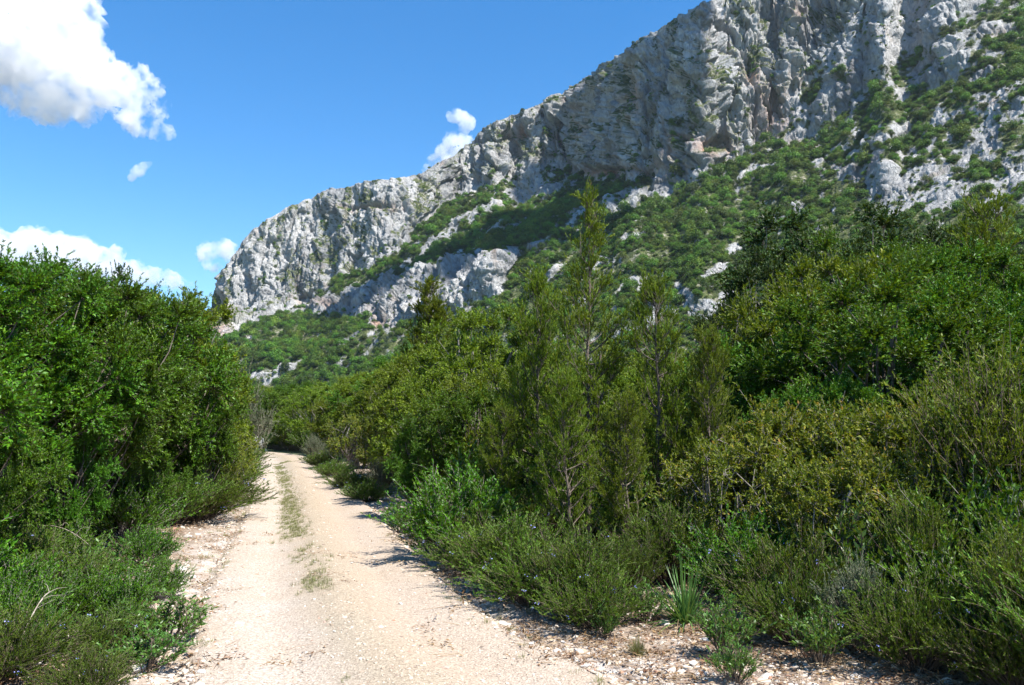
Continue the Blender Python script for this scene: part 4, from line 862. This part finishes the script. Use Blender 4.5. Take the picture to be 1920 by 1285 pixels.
for i, (px, py, s_, lab) in enumerate(ST): single('stone', rock(200 + i, s_), px, py, lab, 'stone', 1, i * 1.3, s_ * .12)
def branch(name, a, b_, rad, seed, label, lift=.1):
    r_ = np.random.default_rng(seed); a = np.array([*G(*a[:2]), a[2]]); b_ = np.array([*G(*b_[:2]), b_[2]])
    C = curve_pts(a[None], b_[None], np.array([[0, 0, lift]]) + r_.normal(0, .03, (1, 3)), 8); parts = [curve_tubes(C, rad, rad * .35, 6)]
    n_ = 6; i = r_.integers(2, 8, n_); p_ = C[0, i]; e = p_ + (unit(b_ - a) * .6 + rsph(r_, n_) * .5) * .22; parts.append(curve_tubes(curve_pts(p_, e, r_.normal(0, .02, (n_, 3)), 3), rad * .4, rad * .15, 4))
    Vv, Qq = join(parts); tag(link(name, mesh_np(name, Vv, Qq, M['twig'], smooth=True)), label, 'branch')
branch('dry_branch', (1580, 1215, .28), (1860, 1255, .12), .009, 1, 'long bare pale branch lying across the lower right bushes')
branch('dry_branch', (60, 1085, .55), (165, 1110, .45), .006, 2, 'bare whitish forked twig in front of the dark left trees')
branch('dry_branch', (30, 1270, .20), (90, 1230, .45), .006, 3, 'bare twig sticking up in the lower left corner')
branch('fallen_branch', (1215, 1172, .03), (1270, 1160, .03), .012, 4, 'short brown stick lying left of the sword leaved plant', .02)

# parked car beyond the bend, seen only in part over the bushes
def hatchback(x, y, rz):
    root = bpy.data.objects.new('parked_car', None); sc.collection.objects.link(root); root.location = (x, y, .06); root.rotation_euler = (0, 0, rz)
    tag(root, 'white parked car with red rear light, half hidden by bushes beyond the bend', 'car')
    bmesh = __import__('bmesh')
    pa, N_, L_, b_ = newmat('white_car_paint'); b_.inputs["Base Color"].default_value = (.78, .78, .78, 1); b_.inputs["Roughness"].default_value = .25; b_.inputs["Coat Weight"].default_value = .6
    gl, N_, L_, b_ = newmat('dark_car_glass'); b_.inputs["Base Color"].default_value = (.02, .025, .03, 1); b_.inputs["Roughness"].default_value = .05
    rl, N_, L_, b_ = newmat('red_lamp_plastic'); b_.inputs["Base Color"].default_value = (.22, .015, .015, 1); b_.inputs["Roughness"].default_value = .3
    ty = plain('tyre_rubber', (.02, .02, .02), .8); ri = plain('wheel_rim', (.4, .4, .42), .35)
    def prism(name, prof, w0, w1, mat, yo=0, bev=.05):
        """side profile (y along the car, z up) extruded across; top narrower"""
        bm_ = bmesh.new(); zs = [p_[1] for p_ in prof]; z0_, z1_ = min(zs), max(zs); sides = []
        for s_ in (-1, 1): sides.append([bm_.verts.new((s_ * (w0 + (w1 - w0) * (p_[1] - z0_) / (z1_ - z0_)) / 2, p_[0] + yo, p_[1])) for p_ in prof])
        n_ = len(prof); bm_.faces.new(sides[0]); bm_.faces.new(sides[1][::-1])
        for i in range(n_): j = (i + 1) % n_; bm_.faces.new((sides[0][j], sides[0][i], sides[1][i], sides[1][j]))
        bmesh.ops.recalc_face_normals(bm_, faces=bm_.faces)
        if bev: bmesh.ops.bevel(bm_, geom=bm_.edges[:], offset=bev, segments=3, affect='EDGES', profile=.6)
        me = bpy.data.meshes.new(name); bm_.to_mesh(me); bm_.free(); me.materials.append(mat); me.polygons.foreach_set("use_smooth", np.ones(len(me.polygons), bool)); return link(name, me, root)
    prism('body', [(-1.95, .35), (-2.0, .6), (-1.93, .92), (.95, .95), (1.75, .82), (1.95, .6), (1.92, .32)], 1.68, 1.62, pa)
    prism('glass_cabin', [(-1.86, .93), (-1.55, 1.36), (-1.2, 1.40), (.1, 1.39), (.92, .95)], 1.50, 1.16, gl, 0, .03)
    prism('roof', [(-1.62, 1.375), (-1.5, 1.44), (-.9, 1.47), (-.1, 1.45), (.2, 1.375)], 1.24, 1.12, pa, 0, .02)
    for s_ in (-1, 1):
        bm_ = bmesh.new(); bmesh.ops.create_cube(bm_, size=1); bmesh.ops.scale(bm_, vec=(.16, .10, .34), verts=bm_.verts); bmesh.ops.bevel(bm_, geom=bm_.edges[:], offset=.02, segments=2, affect='EDGES')
        me = bpy.data.meshes.new('rear_light'); bm_.to_mesh(me); bm_.free(); me.materials.append(rl); o = link('rear_light', me, root, (s_ * .72, -1.93, .84))
        for yy in (-1.25, 1.25):
            bm_ = bmesh.new(); bmesh.ops.create_cone(bm_, cap_ends=True, segments=28, radius1=.30, radius2=.30, depth=.2); bmesh.ops.bevel(bm_, geom=[e for e in bm_.edges if e.calc_face_angle(0) > 1], offset=.04, segments=2, affect='EDGES')
            me = bpy.data.meshes.new('wheel'); bm_.to_mesh(me); bm_.free(); me.materials.append(ty); wo = link('wheel', me, root, (s_ * .76, yy, .30)); wo.rotation_euler = (0, math.pi / 2, 0)
            bm_ = bmesh.new(); bmesh.ops.create_cone(bm_, cap_ends=True, segments=20, radius1=.19, radius2=.16, depth=.03); me = bpy.data.meshes.new('rim'); bm_.to_mesh(me); bm_.free(); me.materials.append(ri); ro_ = link('rim', me, wo, (0, 0, s_ * .105))
hatchback(X(462, 52), 52, math.radians(8))

# ------------------------------------------------------------------ clouds
m = bpy.data.materials.new('cloud_vapour'); m.use_nodes = True; nt = m.node_tree; nt.nodes.remove(nt.nodes["Principled BSDF"])
pv = nt.nodes.new("ShaderNodeVolumePrincipled"); pv.inputs["Color"].default_value = (.95, .95, .955, 1); pv.inputs["Density"].default_value = .009; pv.inputs["Anisotropy"].default_value = .2
cn = noise(nt, .0085, 5, .55, geopos(nt)); L_ = nt.links; L_.new(ramp(nt, [(.40, (0,) * 3), (.68, (.018,) * 3)], cn.outputs[0]).outputs[0], pv.inputs["Density"]); m.cycles.volume_sampling = 'MULTIPLE_IMPORTANCE'
nt.links.new(pv.outputs[0], nt.nodes["Material Output"].inputs["Volume"]); M['cloud'] = m
def cloud(blobs, Y, seed, label, vox, amp):
    bmesh = __import__('bmesh'); bm_ = bmesh.new(); r_ = np.random.default_rng(seed); k = Y / F
    for px, py, rr in blobs:
        tx_1, tz_1 = rayt(px, py)
        for j in range(7):
            q_ = r_.normal(0, .42, 3) * [1, .8, .75] * (j > 0); R_ = rr * k * (1 if j == 0 else r_.uniform(.35, .7))
            bmesh.ops.create_icosphere(bm_, subdivisions=3, radius=R_, matrix=__import__('mathutils').Matrix.Translation((tx_1 * Y + q_[0] * rr * k, q_[1] * rr * k, tz_1 * Y + q_[2] * rr * k)))
    me = bpy.data.meshes.new('cloud'); bm_.to_mesh(me); bm_.free(); o = link('cloud', me, None, (0, Y, EYE))
    md = o.modifiers.new('r', 'REMESH'); md.mode = 'VOXEL'; md.voxel_size = vox * k; dg = bpy.context.evaluated_depsgraph_get()
    me2 = bpy.data.meshes.new_from_object(o.evaluated_get(dg)); o.modifiers.clear(); o.data = me2; bpy.data.meshes.remove(me)
    nv = len(me2.vertices); co = np.zeros(nv * 3, np.float32); me2.vertices.foreach_get("co", co); co = co.reshape(-1, 3).astype(float); no = np.zeros(nv * 3, np.float32); me2.vertices.foreach_get("normal", no); no = no.reshape(-1, 3)
    a = amp * k; n_ = fbm(co / (k * 26) + seed, 5, seed, .62, False)
    co = co + no * (a * (2.2 * np.abs(n_) - .35 + .6 * n_))[:, None]; me2.vertices.foreach_set("co", co.astype(np.float32).ravel())
    me2.materials.clear(); me2.materials.append(M['cloud']); me2.update(); tag(o, label, 'cloud')
cloud([(40, 60, 95), (100, 110, 85), (-70, 80, 120), (150, 140, 68), (200, 158, 55), (240, 178, 42), (252, 225, 28), (280, 165, 20), (60, 180, 45), (130, 60, 62), (120, 0, 60), (306, 212, 14), (298, 238, 14), (150, 200, 30)], 5200, 3, 'big white cloud in the upper left corner of the sky', 3.0, 17)
cloud([(270, 312, 10), (259, 322, 12), (247, 333, 9)], 5200, 4, 'tiny wisp of cloud below the big white cloud', 1.2, 5)
cloud([(0, 468, 40), (60, 478, 50), (110, 478, 44), (150, 485, 42), (200, 500, 38), (250, 512, 26), (290, 520, 22), (330, 530, 17), (352, 534, 9)], 7000, 5, 'long low cloud above the left trees', 2.2, 10)
cloud([(390, 476, 22), (425, 472, 23), (450, 480, 18), (404, 498, 14)], 7000, 6, 'small cloud just left of the cliff face', 1.6, 8)
cloud([(856, 218, 15), (868, 222, 14), (880, 232, 15), (868, 246, 15), (855, 258, 17), (845, 268, 18), (835, 284, 20), (866, 275, 26), (818, 303, 16), (858, 300, 26), (800, 316, 12), (880, 290, 24)], 7000, 7, 'small white cloud rising behind the mountain ridge', 1.6, 8)

# a cloud high above, out of the frame, throws the dark band across the slope
m2_ = M['cloud'].copy(); m2_.name = 'dense_cloud_vapour'; m2_.node_tree.links.remove([n_ for n_ in m2_.node_tree.nodes if n_.type == 'PRINCIPLED_VOLUME'][0].inputs['Density'].links[0]); [n_ for n_ in m2_.node_tree.nodes if n_.type == 'PRINCIPLED_VOLUME'][0].inputs["Density"].default_value = .15
bm_ = __import__('bmesh').new(); cen = []
for px, py, rr in [(650, 572, 20), (690, 552, 28), (740, 532, 30), (790, 502, 34), (840, 478, 36), (890, 458, 40), (940, 438, 44), (990, 420, 44), (1040, 412, 42), (1090, 400, 36), (880, 492, 24), (960, 470, 26), (1030, 330, 20), (1110, 440, 24)]:
    i_ = int(np.argmin(np.abs(cols - px))); j_ = int(np.argmin(np.abs(PY[i_] - py))); p_ = Pg[i_, j_] + np.array(SV) * 1500; cen.append((p_, 3.0 * rr * Pg[i_, j_, 1] / F))
o0 = np.mean([c_[0] for c_ in cen], 0)
for p_, rr in cen: __import__('bmesh').ops.create_icosphere(bm_, subdivisions=3, radius=rr, matrix=__import__('mathutils').Matrix.Translation(tuple(p_ - o0)))
me = bpy.data.meshes.new('cloud'); bm_.to_mesh(me); bm_.free(); o = link('cloud', me, None, tuple(o0)); md = o.modifiers.new('r', 'REMESH'); md.mode = 'VOXEL'; md.voxel_size = 5
me2 = bpy.data.meshes.new_from_object(o.evaluated_get(bpy.context.evaluated_depsgraph_get())); o.modifiers.clear(); o.data = me2
nv = len(me2.vertices); co = np.zeros(nv * 3, np.float32); me2.vertices.foreach_get("co", co); co = co.reshape(-1, 3).astype(float); no = np.zeros(nv * 3, np.float32); me2.vertices.foreach_get("normal", no)
co += no.reshape(-1, 3) * (5 * fbm(co / 30, 4, 8))[:, None]; me2.vertices.foreach_set("co", co.astype(np.float32).ravel()); me2.materials.clear(); me2.materials.append(m2_)
tag(o, 'cloud above the picture whose shadow darkens a diagonal band of the slope', 'cloud')

# ------------------------------------------------------------------ air
zt_ = float(Pall[..., 2].max()) + 25; print("top", zt_)
bm_ = __import__('bmesh').new(); __import__('bmesh').ops.create_cube(bm_, size=1); me = bpy.data.meshes.new('haze'); bm_.to_mesh(me); bm_.free()
hz = link('haze', me, None, (0, 0, 0)); x0_, x1_, y0_, y1_, z0_ = -3600, 3600, -3600, 4100, float(min(gz.min(), Pall[..., 2].min())) - 1
hz.scale = (x1_ - x0_, y1_ - y0_, zt_ - z0_); hz.location = ((x0_ + x1_) / 2, (y0_ + y1_) / 2, (zt_ + z0_) / 2)
m = bpy.data.materials.new('haze_air'); m.use_nodes = True; nt = m.node_tree; nt.nodes.remove(nt.nodes["Principled BSDF"])
pv = nt.nodes.new("ShaderNodeVolumePrincipled"); pv.inputs["Color"].default_value = (.72, .84, 1, 1); pv.inputs["Density"].default_value = .000042; pv.inputs["Anisotropy"].default_value = .3
nt.links.new(pv.outputs[0], nt.nodes["Material Output"].inputs["Volume"]); me.materials.append(m); tag(hz, 'thin bluish air over the whole valley', None, None, 'stuff')
